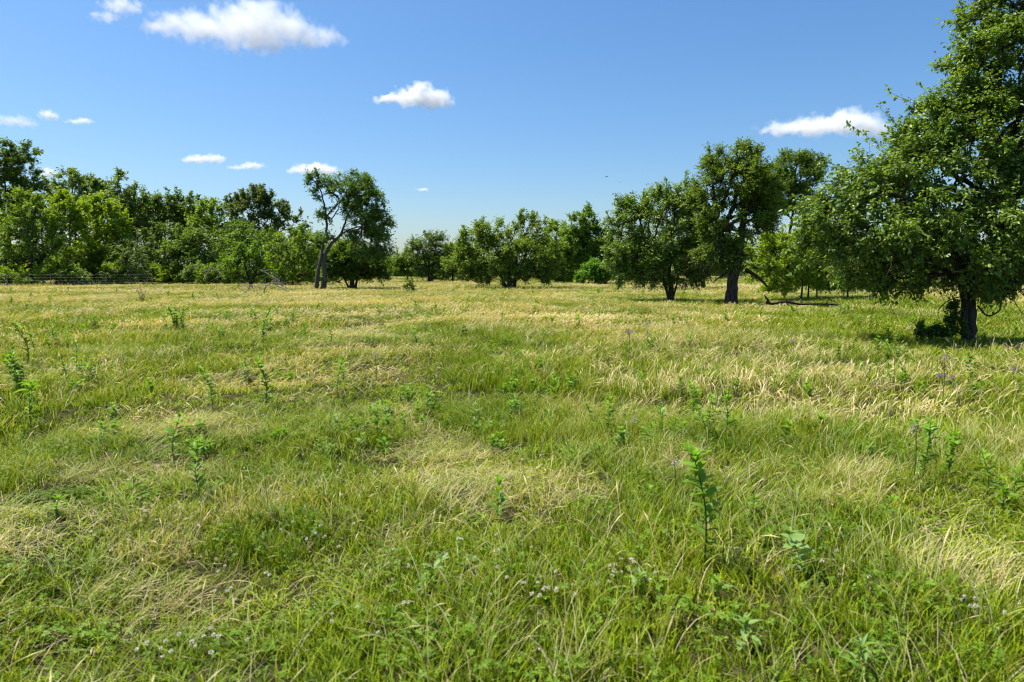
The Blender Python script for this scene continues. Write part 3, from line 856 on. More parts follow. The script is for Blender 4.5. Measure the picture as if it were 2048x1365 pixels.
# ------------------------------------------------------------------ ivy and low growth at the foot of the nearest tree
make_tree('shrub', 'dark low ivy thicket at the foot of the nearest tree', 'shrub', 15.6,
          [([(1912, 684), (1905, 672), (1890, 660)], 0.02, 0.01)],
          [(1850, 668, 24, 10), (1880, 664, 26, 14), (1908, 655, 18, 24), (1845, 655, 8, 10), (1905, 630, 12, 18)],
          leaf=(0.07, 0.05), n_nodes=110, n_leaves=2300, col=((0.03, 0.065, 0.014), (0.06, 0.11, 0.022)), twig=0.16, seed=90, branch_r=0.004)
make_tree('shrub', 'leafy bush and tall grass clump behind the first fence post at far left', 'shrub', 70.5,
          [([(30, 566), (30, 560), (30, 552)], 0.03, 0.015)], [(25, 556, 22, 12), (5, 556, 18, 12), (45, 560, 14, 8)],
          leaf=(0.24, 0.09), n_nodes=70, n_leaves=2600, col=((0.08, 0.15, 0.018), (0.14, 0.22, 0.035)), twig=0.6, seed=91, branch_r=0.01)

# ------------------------------------------------------------------ grass
pi = math.pi


def blades(xy, lens, th0, th1, width, segs=4, wind=0.0, head=None, twist=0.35, rg=rng):
    """curved tapering blades rooted at xy; returns V, T, blade index per vertex, height fraction per vertex"""
    n = len(xy)
    base = np.concatenate([xy, np.full((n, 1), -0.02)], 1)
    az = np.where(rg.uniform(0, 1, n) < wind, rg.normal(0, 0.45, n), rg.uniform(-pi, pi, n))
    L = rg.uniform(lens[0], lens[1], n)
    a0 = rg.uniform(th0[0], th0[1], n); a1 = rg.uniform(th1[0], th1[1], n)
    W = rg.uniform(width[0], width[1], n)
    K = segs
    t = np.linspace(0, 1, K + 1)
    th = a0[:, None] + (a1 - a0)[:, None] * t[None] ** 1.3
    azt = az[:, None] + (rg.normal(0, twist, n))[:, None] * t[None]
    ds = L[:, None] / K
    P = np.zeros((n, K + 1, 3))
    P[:, 1:, 0] = np.cumsum((np.sin(th) * np.cos(azt) * ds)[:, :-1], 1)
    P[:, 1:, 1] = np.cumsum((np.sin(th) * np.sin(azt) * ds)[:, :-1], 1)
    P[:, 1:, 2] = np.cumsum((np.cos(th) * ds)[:, :-1], 1)
    P += base[:, None]
    P[:, 1:, 2] = np.maximum(P[:, 1:, 2], 0.01 + 0.03 * rg.uniform(0, 1, (n, 1)))
    if head is None:
        prof = (1 - t ** 2.2) * np.minimum(1, 0.55 + 1.6 * t)
        w = W[:, None] * prof[None]
    else:
        h0, hw = head
        u = np.clip((t - h0) / (1 - h0), 0, 1)
        hp = np.sin(np.pi * np.clip(u * 0.93 + 0.05, 0, 1)) ** 0.7 * (t >= h0)
        w = W[:, None] * (t < h0)[None] + (hw * rg.uniform(0.7, 1.3, n))[:, None] * hp[None]
        w = np.maximum(w, 0.0006)
    pa = az + pi / 2 + rg.normal(0, 0.5, n)
    S = np.stack([np.cos(pa), np.sin(pa), rg.normal(0, 0.25, n)], -1)
    V = np.stack([P + S[:, None] * w[..., None] * 0.5, P - S[:, None] * w[..., None] * 0.5], 2).reshape(n, 2 * (K + 1), 3)
    i = np.arange(K)
    T0 = np.concatenate([np.stack([2 * i, 2 * i + 1, 2 * i + 3], -1), np.stack([2 * i, 2 * i + 3, 2 * i + 2], -1)])
    T = (np.arange(n)[:, None, None] * 2 * (K + 1) + T0[None]).reshape(-1, 3)
    return V.reshape(-1, 3), T, np.repeat(np.arange(n), 2 * (K + 1)), np.tile(np.repeat(t, 2), n)


def palette(cols, n, rg=rng, jit=0.15):
    cols = np.array(cols)
    a = cols[rg.integers(0, len(cols), n)]; b = cols[rg.integers(0, len(cols), n)]
    f = rg.uniform(0, 1, (n, 1))
    return (a * f + b * (1 - f)) * rg.uniform(1 - jit, 1 + jit, (n, 1))


def soft_square(size, n, clump=0.5, spread=0.05):
    """positions over a tile whose edges fade so that neighbours blend"""
    m = int(n * 1.9) + 8
    nc = max(3, int(m / 26))
    cc = rng.uniform(-0.66, 0.66, (nc, 2)) * size
    p = rng.uniform(-0.66, 0.66, (m, 2)) * size
    q = cc[rng.integers(0, nc, m)] + rng.normal(0, spread * size, (m, 2))
    p = np.where(rng.uniform(0, 1, (m, 1)) < clump, q, p)
    a = np.clip((0.66 - np.abs(p) / size) / 0.32, 0, 1).prod(1)
    p = p[rng.uniform(0, 1, m) < a]
    return p[:n]


G1 = [(0.185, 0.275, 0.006), (0.275, 0.365, 0.009), (0.100, 0.175, 0.004), (0.330, 0.400, 0.018), (0.068, 0.125, 0.003)]
G2 = [(0.235, 0.315, 0.024), (0.320, 0.385, 0.055), (0.205, 0.295, 0.018)]
S1 = [(0.52, 0.43, 0.20), (0.58, 0.50, 0.26), (0.45, 0.36, 0.15), (0.47, 0.45, 0.18)]
S2 = [(0.44, 0.44, 0.22), (0.37, 0.40, 0.17), (0.52, 0.48, 0.27)]
TH = [(0.42, 0.37, 0.20), (0.52, 0.47, 0.28), (0.34, 0.29, 0.15), (0.42, 0.43, 0.22)]
KINDS = {
    # name: (blade arguments, colours)
    'green': (dict(lens=(0.05, 0.15), th0=(0.05, 0.6), th1=(0.4, 1.7), width=(0.0048, 0.0100), segs=3), G1),
    'long': (dict(lens=(0.12, 0.26), th0=(0.1, 0.6), th1=(0.8, 2.0), width=(0.0040, 0.0080), segs=4, wind=0.3), G1 + G2),
    'fine': (dict(lens=(0.16, 0.36), th0=(0.2, 0.7), th1=(1.2, 2.2), width=(0.0026, 0.0046), segs=5, wind=0.4), G2 + S2 + S1[:2]),
    'dry': (dict(lens=(0.14, 0.32), th0=(0.3, 0.9), th1=(1.2, 2.1), width=(0.0026, 0.0048), segs=4, wind=0.4), S1 + S2),
    'stalk': (dict(lens=(0.16, 0.36), th0=(0.15, 0.9), th1=(1.0, 2.1), width=(0.0020, 0.0030), segs=7, wind=0.4, head=(0.72, 0.0115)), S1),
    'thatch': (dict(lens=(0.08, 0.26), th0=(1.05, 1.5), th1=(1.4, 1.8), width=(0.003, 0.006), segs=3, wind=0.3, twist=1.0), TH),
}


def clover_part(xy):
    n = len(xy)
    P0 = np.concatenate([xy, rng.uniform(0.03, 0.11, (n, 1))], 1)
    az = rng.uniform(0, 2 * pi, n)
    tilt = unit(np.array((0, 0, 1.0)) + rng.normal(0, 0.28, (n, 3)))
    P, D, Nn = [], [], []
    for k in range(3):
        ang = az + k * 2 * pi / 3
        d = np.stack([np.cos(ang), np.sin(ang), rng.normal(0.05, 0.15, n)], -1)
        d = unit(d - tilt * (d * tilt).sum(-1, keepdims=True))
        P.append(P0); D.append(d); Nn.append(tilt)
    P, D, Nn = np.vstack(P), np.vstack(D), np.vstack(Nn)
    LL = rng.uniform(0.014, 0.026, len(P))
    V, T, k = leaves_mesh(P, D, Nn, LL, LL * 0.85, np.full((len(P), 1), 0.15), False)
    c = np.repeat(palette([(0.120, 0.225, 0.012), (0.165, 0.280, 0.020), (0.095, 0.185, 0.010)], len(P)), k, 0)
    return V, T, c


def tile(name, size, recipe, wide=1.0, tall=1.0, clump=0.5, headk=1.0):
    Vs, Ts, Cs, o = [], [], [], 0
    for kind, dens in recipe.items():
        n = int(dens * size * size)
        if n < 1:
            continue
        if kind == 'clover':
            V, T, c = clover_part(soft_square(size, n, 0.7, 0.08))
        else:
            kw, cols = KINDS[kind]
            kw = dict(kw)
            kw['width'] = tuple(v * wide for v in kw['width'])
            kw['lens'] = tuple(v * tall for v in kw['lens'])
            if 'head' in kw:
                kw['head'] = (kw['head'][0], kw['head'][1] * wide * headk)
            if wide > 1.5:
                kw['segs'] = max(3, kw['segs'] - 2)
            xy = soft_square(size, n, clump if kind != 'stalk' else 0.6, 0.042 if size < 1 else 0.03)
            V, T, bi, hf = blades(xy, **kw)
            c = palette(cols, len(xy))[bi]
        Vs.append(V); Ts.append(T + o); Cs.append(c); o += len(V)
    return mesh_from(name, np.vstack(Vs), np.vstack(Ts), M_GRASS, np.vstack(Cs))


NEAR = [dict(green=2600, long=480, fine=170, stalk=26, clover=300, dry=40, thatch=60),
        dict(green=2400, long=480, fine=260, stalk=44, clover=140, dry=70, thatch=100),
        dict(green=2100, long=440, fine=330, stalk=70, dry=110, thatch=130),
        dict(green=1800, long=360, fine=400, stalk=110, dry=170, thatch=180),
        dict(green=1400, long=320, fine=480, stalk=70, dry=280, thatch=480)]
STEP = [dict(green=860, long=200, fine=20, stalk=10), dict(green=760, long=180, fine=46, stalk=36, dry=10),
        dict(green=640, long=150, fine=60, stalk=75, dry=24), dict(green=500, long=110, fine=60, stalk=130, dry=44)]
MIDF = [dict(green=350, long=84, fine=8, stalk=6), dict(green=310, long=74, fine=14, stalk=26, dry=4),
        dict(green=280, long=56, fine=16, stalk=58, dry=8), dict(green=240, long=44, fine=16, stalk=98, dry=12)]
FARF = [dict(green=66, long=32, fine=3, stalk=2, dry=1), dict(green=56, long=20, fine=4, stalk=13, dry=2),
        dict(green=48, long=12, fine=4, stalk=26, dry=3)]
near_tiles = [[tile('near_grass', 0.7, r, clump=0.72, headk=0.62) for _ in range(4)] for r in NEAR]
step_tiles = [[tile('step_grass', 1.2, r, wide=1.7, tall=1.0, clump=0.75, headk=0.78) for _ in range(4)] for r in STEP]
mid_tiles = [[tile('mid_grass', 2.4, r, wide=2.9, tall=1.0, clump=0.7, headk=0.95) for _ in range(3)] for r in MIDF]
far_tiles = [[tile('far_grass', 5.0, r, wide=5.0, tall=1.0, clump=0.5) for _ in range(3)] for r in FARF]

# patches of the meadow that are plainly green or plainly blond
PATCH = []
def patch_at(px, py, rx, ry, amt):
    c = on_ground(px, py, 0.15)
    e = on_ground(px + rx, py, 0.15); f = on_ground(px, py + ry, 0.15)
    PATCH.append((c[0], c[1], abs(e[0] - c[0]), abs(c[1] - f[1]) * 1.3, amt * (0.7 if amt > 0 else 1.0)))


for q in [(560, 900, 260, 90, -.30), (1100, 960, 300, 90, -.30), (700, 800, 300, 70, -.22), (1250, 1250, 500, 130, -.30), (400, 1250, 350, 110, -.25), (250, 820, 160, 60, -.12),
          (1800, 640, 330, 26, -.50), (1900, 605, 250, 14, -.40), (1550, 620, 200, 8, -.2), (650, 690, 130, 30, -.25), (1000, 700, 140, 40, -.20), (1680, 900, 240, 70, -.20),
          (1250, 590, 90, 8, -.3), (120, 640, 120, 16, -.15), (430, 590, 70, 8, -.2), (1700, 560, 300, 5, -.4), (1000, 557, 400, 3, -.4),
          (1250, 660, 260, 60, .30), (1500, 720, 260, 46, .28), (1750, 720, 280, 40, .22), (1000, 600, 400, 24, .22), (350, 690, 300, 40, .14), (200, 600, 300, 16, .16), (1900, 780, 200, 50, .15),
          (700, 575, 200, 8, .15), (1350, 650, 200, 30, .15), (1980, 930, 120, 60, .12), (620, 720, 80, 26, .2), (420, 880, 90, 50, .15), (1560, 780, 160, 40, .12), (930, 1010, 90, 50, .2), (1300, 1120, 160, 40, .12), (120, 1080, 130, 60, .15)]:
    patch_at(*q)


def blond(x, y):
    d = np.hypot(x, y)
    v = 0.22 + 0.18 * np.clip((d - 8) / 16, 0, 1)
    v = v + (fbm(x, y, 2.2, 31, 3) - 0.5) * 0.85 + (fbm(x, y, 9.0, 37, 2) - 0.5) * 0.5
    for cx, cy_, rx, ry, amt in PATCH:
        q = ((x - cx) / rx) ** 2 + ((y - cy_) / ry) ** 2
        v = v + amt * np.exp(-q)
    return np.clip(v, 0, 0.999)


TRACKS = [[on_ground(a, b)[:2] for a, b in t] for t in (
    [(-60, 1110), (120, 1020), (330, 915), (480, 810), (600, 722), (680, 665), (740, 625)],
    [(1090, 1100), (980, 985), (880, 880), (770, 770), (735, 715), (745, 665), (775, 625)])]


def track_dist(x, y):
    """distance to the faint pair of wheel tracks across the meadow"""
    best = np.full(x.shape, 1e9)
    p = np.stack([x, y], -1)
    for t in TRACKS:
        for a, b in zip(t[:-1], t[1:]):
            ab = b - a
            f = np.clip(((p - a) @ ab) / (ab @ ab), 0, 1)
            best = np.minimum(best, np.linalg.norm(p - (a + f[..., None] * ab), axis=-1))
    return best


def wind_dir(x, y):
    return -0.15 + (fbm(x, y, 4.0, 51, 2) - 0.5) * 3.2


def grid_points(d0, d1, size, margin=R(46)):
    m = int(d1 / size) + 2
    i, j = np.meshgrid(np.arange(-m, m + 1), np.arange(0, m + 1))
    x = (i + 0.5 * (j % 2)) * size; y = (j + 0.3) * size * 0.92
    x = x + rng.normal(0, 0.07 * size, x.shape); y = y + rng.normal(0, 0.07 * size, y.shape)
    x, y = x.ravel(), y.ravel()
    d = np.hypot(x, y)
    k = (d >= d0) & (d < d1) & (np.abs(np.arctan2(x, y + 1.5)) < margin) & (y < 165) & (y > 0.9)
    return x[k], y[k]


def scatter(name, label, protos, pick, x, y, scale, rotz, tint):
    n = len(x)
    me = bpy.data.meshes.new(name)
    me.vertices.add(n)
    me.vertices.foreach_set('co', np.stack([x, y, ground_z(x, y)], -1).astype(np.float32).ravel())

    def add(nm, typ, arr, key):
        a = me.attributes.new(nm, typ, 'POINT')
        a.data.foreach_set(key, np.ascontiguousarray(arr).ravel())
    e = 0.3
    gx = (ground_z(x + e, y) - ground_z(x - e, y)) / (2 * e); gy = (ground_z(x, y + e) - ground_z(x, y - e)) / (2 * e)
    ca, sa = np.cos(rotz), np.sin(rotz)
    rot = np.stack([ca * gy - sa * gx, -sa * gy - ca * gx, rotz], -1)
    add('rot', 'FLOAT_VECTOR', rot.astype(np.float32), 'vector')
    add('scl', 'FLOAT_VECTOR', scale.astype(np.float32), 'vector')
    add('pick', 'INT', pick.astype(np.int32), 'value')
    add('tint', 'FLOAT_COLOR', np.concatenate([tint, np.ones((n, 1))], 1).astype(np.float32), 'color')
    o = link(name, me)
    tag(o, label, 'grass', kind='stuff')
    kinds = bpy.data.collections.new(name + '_kinds')
    for k, pm in enumerate(protos):
        kinds.objects.link(bpy.data.objects.new('%s_%03d' % (name, k), pm))
    ng = bpy.data.node_groups.new(name + '_scatter', 'GeometryNodeTree')
    ng.interface.new_socket('Geometry', in_out='INPUT', socket_type='NodeSocketGeometry')
    ng.interface.new_socket('Geometry', in_out='OUTPUT', socket_type='NodeSocketGeometry')
    N, L = ng.nodes, ng.links
    gi, go = N.new('NodeGroupInput'), N.new('NodeGroupOutput')
    ci = N.new('GeometryNodeCollectionInfo')
    ci.inputs['Collection'].default_value = kinds
    ci.inputs['Separate Children'].default_value = True
    ci.inputs['Reset Children'].default_value = True
    ip = N.new('GeometryNodeInstanceOnPoints')
    ip.inputs['Pick Instance'].default_value = True

    def named(nm, typ):
        a = N.new('GeometryNodeInputNamedAttribute'); a.data_type = typ; a.inputs['Name'].default_value = nm
        return a.outputs['Attribute']
    L.new(gi.outputs[0], ip.inputs['Points'])
    L.new(ci.outputs[0], ip.inputs['Instance'])
    L.new(named('pick', 'INT'), ip.inputs['Instance Index'])
    er = N.new('FunctionNodeEulerToRotation')
    L.new(named('rot', 'FLOAT_VECTOR'), er.inputs[0])
    L.new(er.outputs[0], ip.inputs['Rotation'])
    L.new(named('scl', 'FLOAT_VECTOR'), ip.inputs['Scale'])
    L.new(ip.outputs[0], go.inputs[0])
    o.modifiers.new('scatter', 'NODES').node_group = ng
    return o


def field(name, label, tiles, d0, d1, size, edges, thatch=False):
    x, y = grid_points(d0, d1, size)
    n = len(x)
    b = blond(x, y) + rng.normal(0, 0.06, n)
    c = np.digitize(b, edges)
    if thatch:
        c = np.where((fbm(x, y, 1.0, 91, 3) + rng.normal(0, 0.03, n) > 0.645) & (rng.uniform(0, 1, n) < 0.7), len(tiles) - 1, c)
    near_track = track_dist(x, y) < (0.42 if thatch else 0.8)
    c = np.where(near_track & (rng.uniform(0, 1, n) < 0.8), len(tiles) - 1, c)
    nv = len(tiles[0])
    pick = c * nv + rng.integers(0, nv, n)
    h = 0.45 + 1.1 * fbm(x, y, 1.4, 71, 2)
    h = np.where(near_track, h * 0.6, h)
    s = rng.uniform(0.95, 1.12, n)
    scl = np.stack([s, s * np.where(rng.uniform(0, 1, n) < 0.5, -1, 1), h * rng.uniform(0.85, 1.15, n)], -1)
    rz = np.where(c <= 0, rng.uniform(0, 2 * pi, n), wind_dir(x, y) + rng.normal(0, 0.8, n))
    f = (0.6 * fbm(x, y, 3.0, 61, 3) + 0.4 * rng.uniform(0, 1, n))[:, None]
    f = np.clip((f - 0.5) * 1.7 + 0.5 + 0.10 * (c[:, None] - 1.3), 0, 1)
    tint = np.array((0.76, 0.82, 0.74)) * (1 - f) + np.array((1.24, 1.16, 1.22)) * f
    return scatter(name, label, [m for t in tiles for m in t], pick, x, y, scl, rz, tint)


field('near_grass', 'green and straw-coloured grass blades and clover of the near meadow', near_tiles, 0.5, 8.2, 0.7, [0.22, 0.38, 0.56], thatch=True)
field('meadow_grass', 'tufted green grass with nodding blond seed heads beyond the near meadow', step_tiles, 7.7, 20, 1.2, [0.25, 0.43, 0.60])
field('middle_grass', 'mixed green and blond grass of the middle field', mid_tiles, 19.2, 55, 2.4, [0.24, 0.42, 0.60])
field('far_grass', 'sunlit tan and green grass of the far field', far_tiles, 52, 172, 5.0, [0.28, 0.46])

# ------------------------------------------------------------------ weeds
def weed_leaf_mesh(kind):
    """one curved lance-shaped leaf of unit length along +X"""
    n = 6
    t = np.linspace(0, 1, n)
    w = 0.5 * 0.36 * np.sin(np.pi * t ** 0.75) ** 0.8
    if kind == 'narrow':
        w = w * 0.6
    z = 0.10 * np.sin(t * 2.2) - 0.22 * t * t
    mid = np.stack([t, 0 * t, z], -1)
    Lf = mid + np.stack([0 * t, w, w * 0.45], -1); Rt = mid + np.stack([0 * t, -w, w * 0.45], -1)
    V = np.concatenate([mid, Lf, Rt])
    T = []
    for i in range(n - 1):
        T += [(i, i + 1, n + i + 1), (i, n + i + 1, n + i), (i, 2 * n + i + 1, i + 1), (i, 2 * n + i, 2 * n + i + 1)]
    return V, np.array(T)


LEAFV, LEAFT = weed_leaf_mesh('lance')
SHAPES = {'lance': LEAFV * np.array((1, 1, 1)), 'narrow': LEAFV * np.array((1.15, 0.55, 1.7)), 'broad': LEAFV * np.array((0.82, 1.35, 0.8))}
LEAF_MESH = {}
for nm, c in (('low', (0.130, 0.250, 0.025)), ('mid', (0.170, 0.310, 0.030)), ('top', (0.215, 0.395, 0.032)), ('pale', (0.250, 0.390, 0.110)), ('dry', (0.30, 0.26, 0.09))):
    for shp, sv in SHAPES.items():
        LEAF_MESH[nm, shp] = mesh_from('weed_leaf', sv, LEAFT, M_WEED, np.tile(c, (len(LEAFV), 1)), smooth=True)


def stand(px, top_y, base_y):
    """where a plant seen between two pixel rows is rooted, and how tall it is"""
    b = on_ground(px, base_y)
    for _ in range(3):
        b = on_ground(px, base_y, float(ground_z(b[0], b[1])))
    return b, at(px, top_y, b[1])[2] - b[2]


def weed(label, px, top_y, base_y, seed, group=None, lsize=1.0, pale=False, stems=1, sep=True, bushy=False, name='weed_plant', shape=None):
    rg = np.random.default_rng(seed)
    b, h = stand(px, top_y, base_y)
    d = math.hypot(b[0], b[1])
    h = min(max(h * 1.06, 0.12), 1.3)
    root = empty(name, b)
    tag(root, label, 'weed', group)
    shp = shape or ('lance', 'lance', 'narrow', 'lance', 'broad')[int(rg.integers(0, 5))]
    rise = rg.normal(0.38, 0.14)
    fol = []
    for s in range(stems):
        off = np.zeros(3) if s == 0 else np.array((rg.normal(0, 0.10), rg.normal(0, 0.08), 0)) * min(1.6, max(0.6, h * 2))
        hs = h * (1 if s == 0 else rg.uniform(0.6, 0.95))
        top = off * 1.3 + np.array((rg.normal(0, 0.12) * hs, rg.normal(0, 0.10) * hs, hs))
        C = catmull(np.array([off + (0, 0, -0.05), off * 1.1 + np.array((rg.normal(0, 0.015), rg.normal(0, 0.015), hs * 0.5)), top * np.array((1, 1, 0.97))]), 5)
        V, Q = tube(C, np.linspace(0.0042, 0.0024, len(C)) * max(0.7, min(1.3, h * 2)) * (1 if d < 12 else 1.6), 5)
        link('stem', mesh_from('stem', V, Q, M_WEED, np.tile((0.10, 0.17, 0.045), (len(V), 1)), smooth=True), root)
        tiers = int(np.clip(hs / 0.042, 5, 14)) if sep else int(np.clip(hs / 0.055, 5, 9))
        ll = 0.118 * lsize * (0.65 + 0.5 * min(hs, 0.7))
        for k in range(tiers):
            f = 0.22 + 0.78 * (k / max(1, tiers - 1))
            pos = C[min(len(C) - 1, int(f * (len(C) - 1)))] * 1.0
            pos = pos.copy(); pos[2] = hs * 0.97 * f
            nl = (2 if rg.uniform() < 0.5 else 3) if f < 0.85 else (4 if f < 0.97 else 5)
            if bushy: nl += 1
            a0 = rg.uniform(0, 6.28)
            for q in range(nl):
                if rg.uniform() < 0.10 and f < 0.9:
                    continue
                a = a0 + q * 2 * pi / nl + rg.normal(0, 0.25)
                el = rg.normal(rise, 0.2) + (0.55 if f > 0.93 else 0.15 * f)
                size = ll * rg.uniform(0.8, 1.15) * (0.62 if f > 0.95 else 1.0 - 0.25 * abs(f - 0.55))
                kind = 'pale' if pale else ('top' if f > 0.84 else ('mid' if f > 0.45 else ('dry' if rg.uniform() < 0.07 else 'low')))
                fol.append((pos, a, el, size, kind))
    if sep:
        for pos, a, el, size, kind in fol:
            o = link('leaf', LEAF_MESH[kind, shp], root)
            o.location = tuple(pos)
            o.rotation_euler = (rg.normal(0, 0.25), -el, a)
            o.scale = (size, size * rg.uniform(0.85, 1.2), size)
    else:
        Vs, Ts, Cs, o_ = [], [], [], 0
        for pos, a, el, size, kind in fol:
            size *= 1.25
            ce, se, ca, sa = math.cos(el), math.sin(el), math.cos(a), math.sin(a)
            X = np.array((ce * ca, ce * sa, se)); Y = np.array((-sa, ca, 0)); Z = np.cross(X, Y)
            sv = SHAPES[shp]
            v = sv[:, :1] * X + sv[:, 1:2] * Y * 1.25 + sv[:, 2:] * Z
            Vs.append(v * size + pos); Ts.append(LEAFT + o_); o_ += len(v)
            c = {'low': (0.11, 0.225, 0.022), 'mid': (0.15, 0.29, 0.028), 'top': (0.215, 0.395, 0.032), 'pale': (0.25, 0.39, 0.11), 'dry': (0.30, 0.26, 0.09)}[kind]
            Cs.append(np.tile(c, (len(v), 1)))
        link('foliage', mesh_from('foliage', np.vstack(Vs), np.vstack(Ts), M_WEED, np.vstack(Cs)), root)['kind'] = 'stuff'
    return root


W = [  # px, top y, base y, label, options
    (1408, 918, 1140, 'tallest leafy weed in the right foreground, on a long bare-footed stem', dict(lsize=1.0, shape='lance')),
    (1388, 895, 985, 'shorter weed right behind the tallest foreground weed', {}),
    (1602, 1072, 1165, 'pale wide-leaved weed in the lower right foreground', dict(pale=True, lsize=1.15)),
    (1728, 1305, 1375, 'pale weed cut off by the bottom edge at lower right', dict(pale=True, lsize=1.1)),
    (1430, 1172, 1212, 'small star-shaped weed below the tallest foreground weed', {}),
    (1480, 1258, 1300, 'small pale weed near the bottom edge, left of the cut-off one', dict(pale=True)),
    (1838, 845, 975, 'tall dark-leaved weed in the right foreground beside a grey flower spike', {}),
    (1898, 875, 965, 'leafy weed just right of the tall dark-leaved one', {}),
    (1975, 912, 995, 'thin weed second from the right edge in the foreground', {}),
    (2036, 935, 1020, 'leafy weed against the right edge in the foreground', {}),
    (1772, 1002, 1050, 'short bright weed midway along the right foreground', {}),
    (997, 972, 1040, 'bright fresh weed alone in centre foreground', dict(lsize=1.2)),
    (350, 838, 935, 'upright leafy weed left of centre with light top, taller of the left pair', {}),
    (405, 892, 1002, 'leafy weed in front of the left pair, light yellow-green tip', {}),
    (62, 772, 868, 'stout leafy weed close to the left edge in front', dict(lsize=1.2)),
    (30, 712, 785, 'dense multi-stemmed weed against the left edge', dict(stems=3, bushy=True)),
    (55, 652, 735, 'tall weed with clustered leafy head near the left edge', {}),
    (527, 618, 700, 'tall columnar weed standing out of the left mid-field grass', dict(bushy=True)),
    (530, 728, 822, 'leafy weed halfway up the field left of centre', {}),
    (556, 733, 768, 'short thin weed just right of the halfway left weed', {}),
    (675, 723, 795, 'slim leafy weed left of the picture centre line', {}),
    (425, 743, 822, 'sparse weed with a leafy crown among pale grass on the left', {}),
    (760, 812, 885, 'bright-tipped weed left of centre, tallest of a cluster of three', {}),
    (721, 852, 902, 'left-hand weed of the cluster of three left of centre', dict(pale=True)),
    (772, 878, 925, 'lowest weed of the cluster of three left of centre', {}),
    (1215, 803, 875, 'leafy weed right of centre, left of a row of weeds', {}),
    (1390, 768, 835, 'bright leafy weed right of centre beneath the blond patch', dict(stems=2)),
    (1362, 758, 802, 'smaller weed behind the bright leafy one right of centre', {}),
    (1450, 793, 880, 'weed with several shoots, right of centre', dict(stems=3)),
    (1582, 848, 892, 'small two-stemmed weed in the right foreground grass', dict(stems=2)),
    (1545, 758, 800, 'weed in blond grass midway right, left of its neighbour', {}),
    (1618, 763, 805, 'weed in blond grass midway right, right of its neighbour', dict(stems=2)),
    (1838, 763, 800, 'weed in blond grass left of the purple flowers', dict(stems=2)),
    (1940, 765, 800, 'weed in blond grass right of the purple flowers', dict(stems=2)),
    (350, 618, 668, 'rounded bushy weed clump in the left mid-field', dict(stems=6, bushy=True)),
    (180, 722, 765, 'broad bushy weed in the left field among green grass', dict(stems=4, bushy=True)),
    (852, 633, 672, 'dark narrow weed spire in tan grass left of centre', {}),
    (660, 658, 692, 'weed in a green patch of the left mid-field', {}),
    (612, 648, 682, 'dark thin weed beside the green patch in left mid-field', {}),
    (792, 668, 702, 'weed with pale leaves just left of the picture centre', dict(pale=True)),
    (1110, 758, 812, 'left weed of a pair just right of centre', {}),
    (1140, 762, 805, 'right weed of a pair just right of centre', {}),
    (1024, 798, 845, 'thin weed on the centre line of the meadow', {}),
    (1082, 718, 755, 'weed with fresh green crown in centre mid-field', {}),
    (1032, 735, 768, 'weed left of the fresh green crowned one', {}),
    (1315, 722, 752, 'round-headed single weed right of centre', {}),
    (1282, 745, 785, 'thin weed below the round-headed weed', {}),
    (1100, 822, 858, 'small light weed in the pale grass at centre', dict(pale=True)),
    (1175, 812, 852, 'small weed left of the row right of centre', {}),
    (952, 815, 862, 'narrow pale weed left of the centre line', dict(pale=True)),
    (1320, 820, 880, 'leafy weed in the row right of centre', {}),
    (1352, 845, 890, 'lower weed of the row right of centre', {}),
    (1300, 855, 905, 'weed behind a grey flower spike right of centre', {}),
    (862, 1128, 1185, 'pale weed low in the centre-left foreground', dict(pale=True)),
    (1270, 1158, 1210, 'pale weed low in the centre foreground', dict(pale=True)),
    (262, 962, 1005, 'narrow weed in the left foreground', {}),
    (118, 1003, 1040, 'small yellow-green weed in the left foreground', {}),
    (1295, 985, 1030, 'small weed amid dark green grass right of centre', {}),
    (440, 655, 690, 'thin weed above the halfway left weed', {}),
    (135, 668, 700, 'weed beside the clustered-headed one at left', dict(stems=2)),
    (1510, 1000, 1040, 'small bright weed between the tallest weed and the right side', {}),
    (2010, 968, 1030, 'bushy weed near the right edge in front', dict(stems=2)),
    (1690, 850, 890, 'short weed in grass at right, above a green patch', {}),
    (1740, 885, 925, 'short weed left of the tall dark-leaved one', {}),
]
for k, (x, ty, by, lab, kw) in enumerate(W):
    weed(lab, x, ty, by, 300 + k, **kw)

rgw = np.random.default_rng(5)
for k in range(84):
    x = rgw.uniform(20, 2030); by = 690 + 230 * rgw.uniform(0, 1) ** 1.3
    weed('small green weed poking out of the grass in the middle field', x, by - rgw.uniform(22, 40), by, 500 + k, group='small weeds of the middle field', sep=False, stems=int(rgw.integers(1, 4)), lsize=0.85)
for k in range(90):
    x = rgw.uniform(20, 2030); by = 585 + 95 * rgw.uniform(0, 1) ** 1.3
    if by < 600 and 1300 < x: continue
    weed('tiny dark green weed standing in the tan grass far out', x, by - rgw.uniform(10, 20) * (0.6 + (by - 585) / 100), by, 600 + k, group='tiny weeds of the far field', sep=False, stems=int(rgw.integers(1, 3)), lsize=1.25)

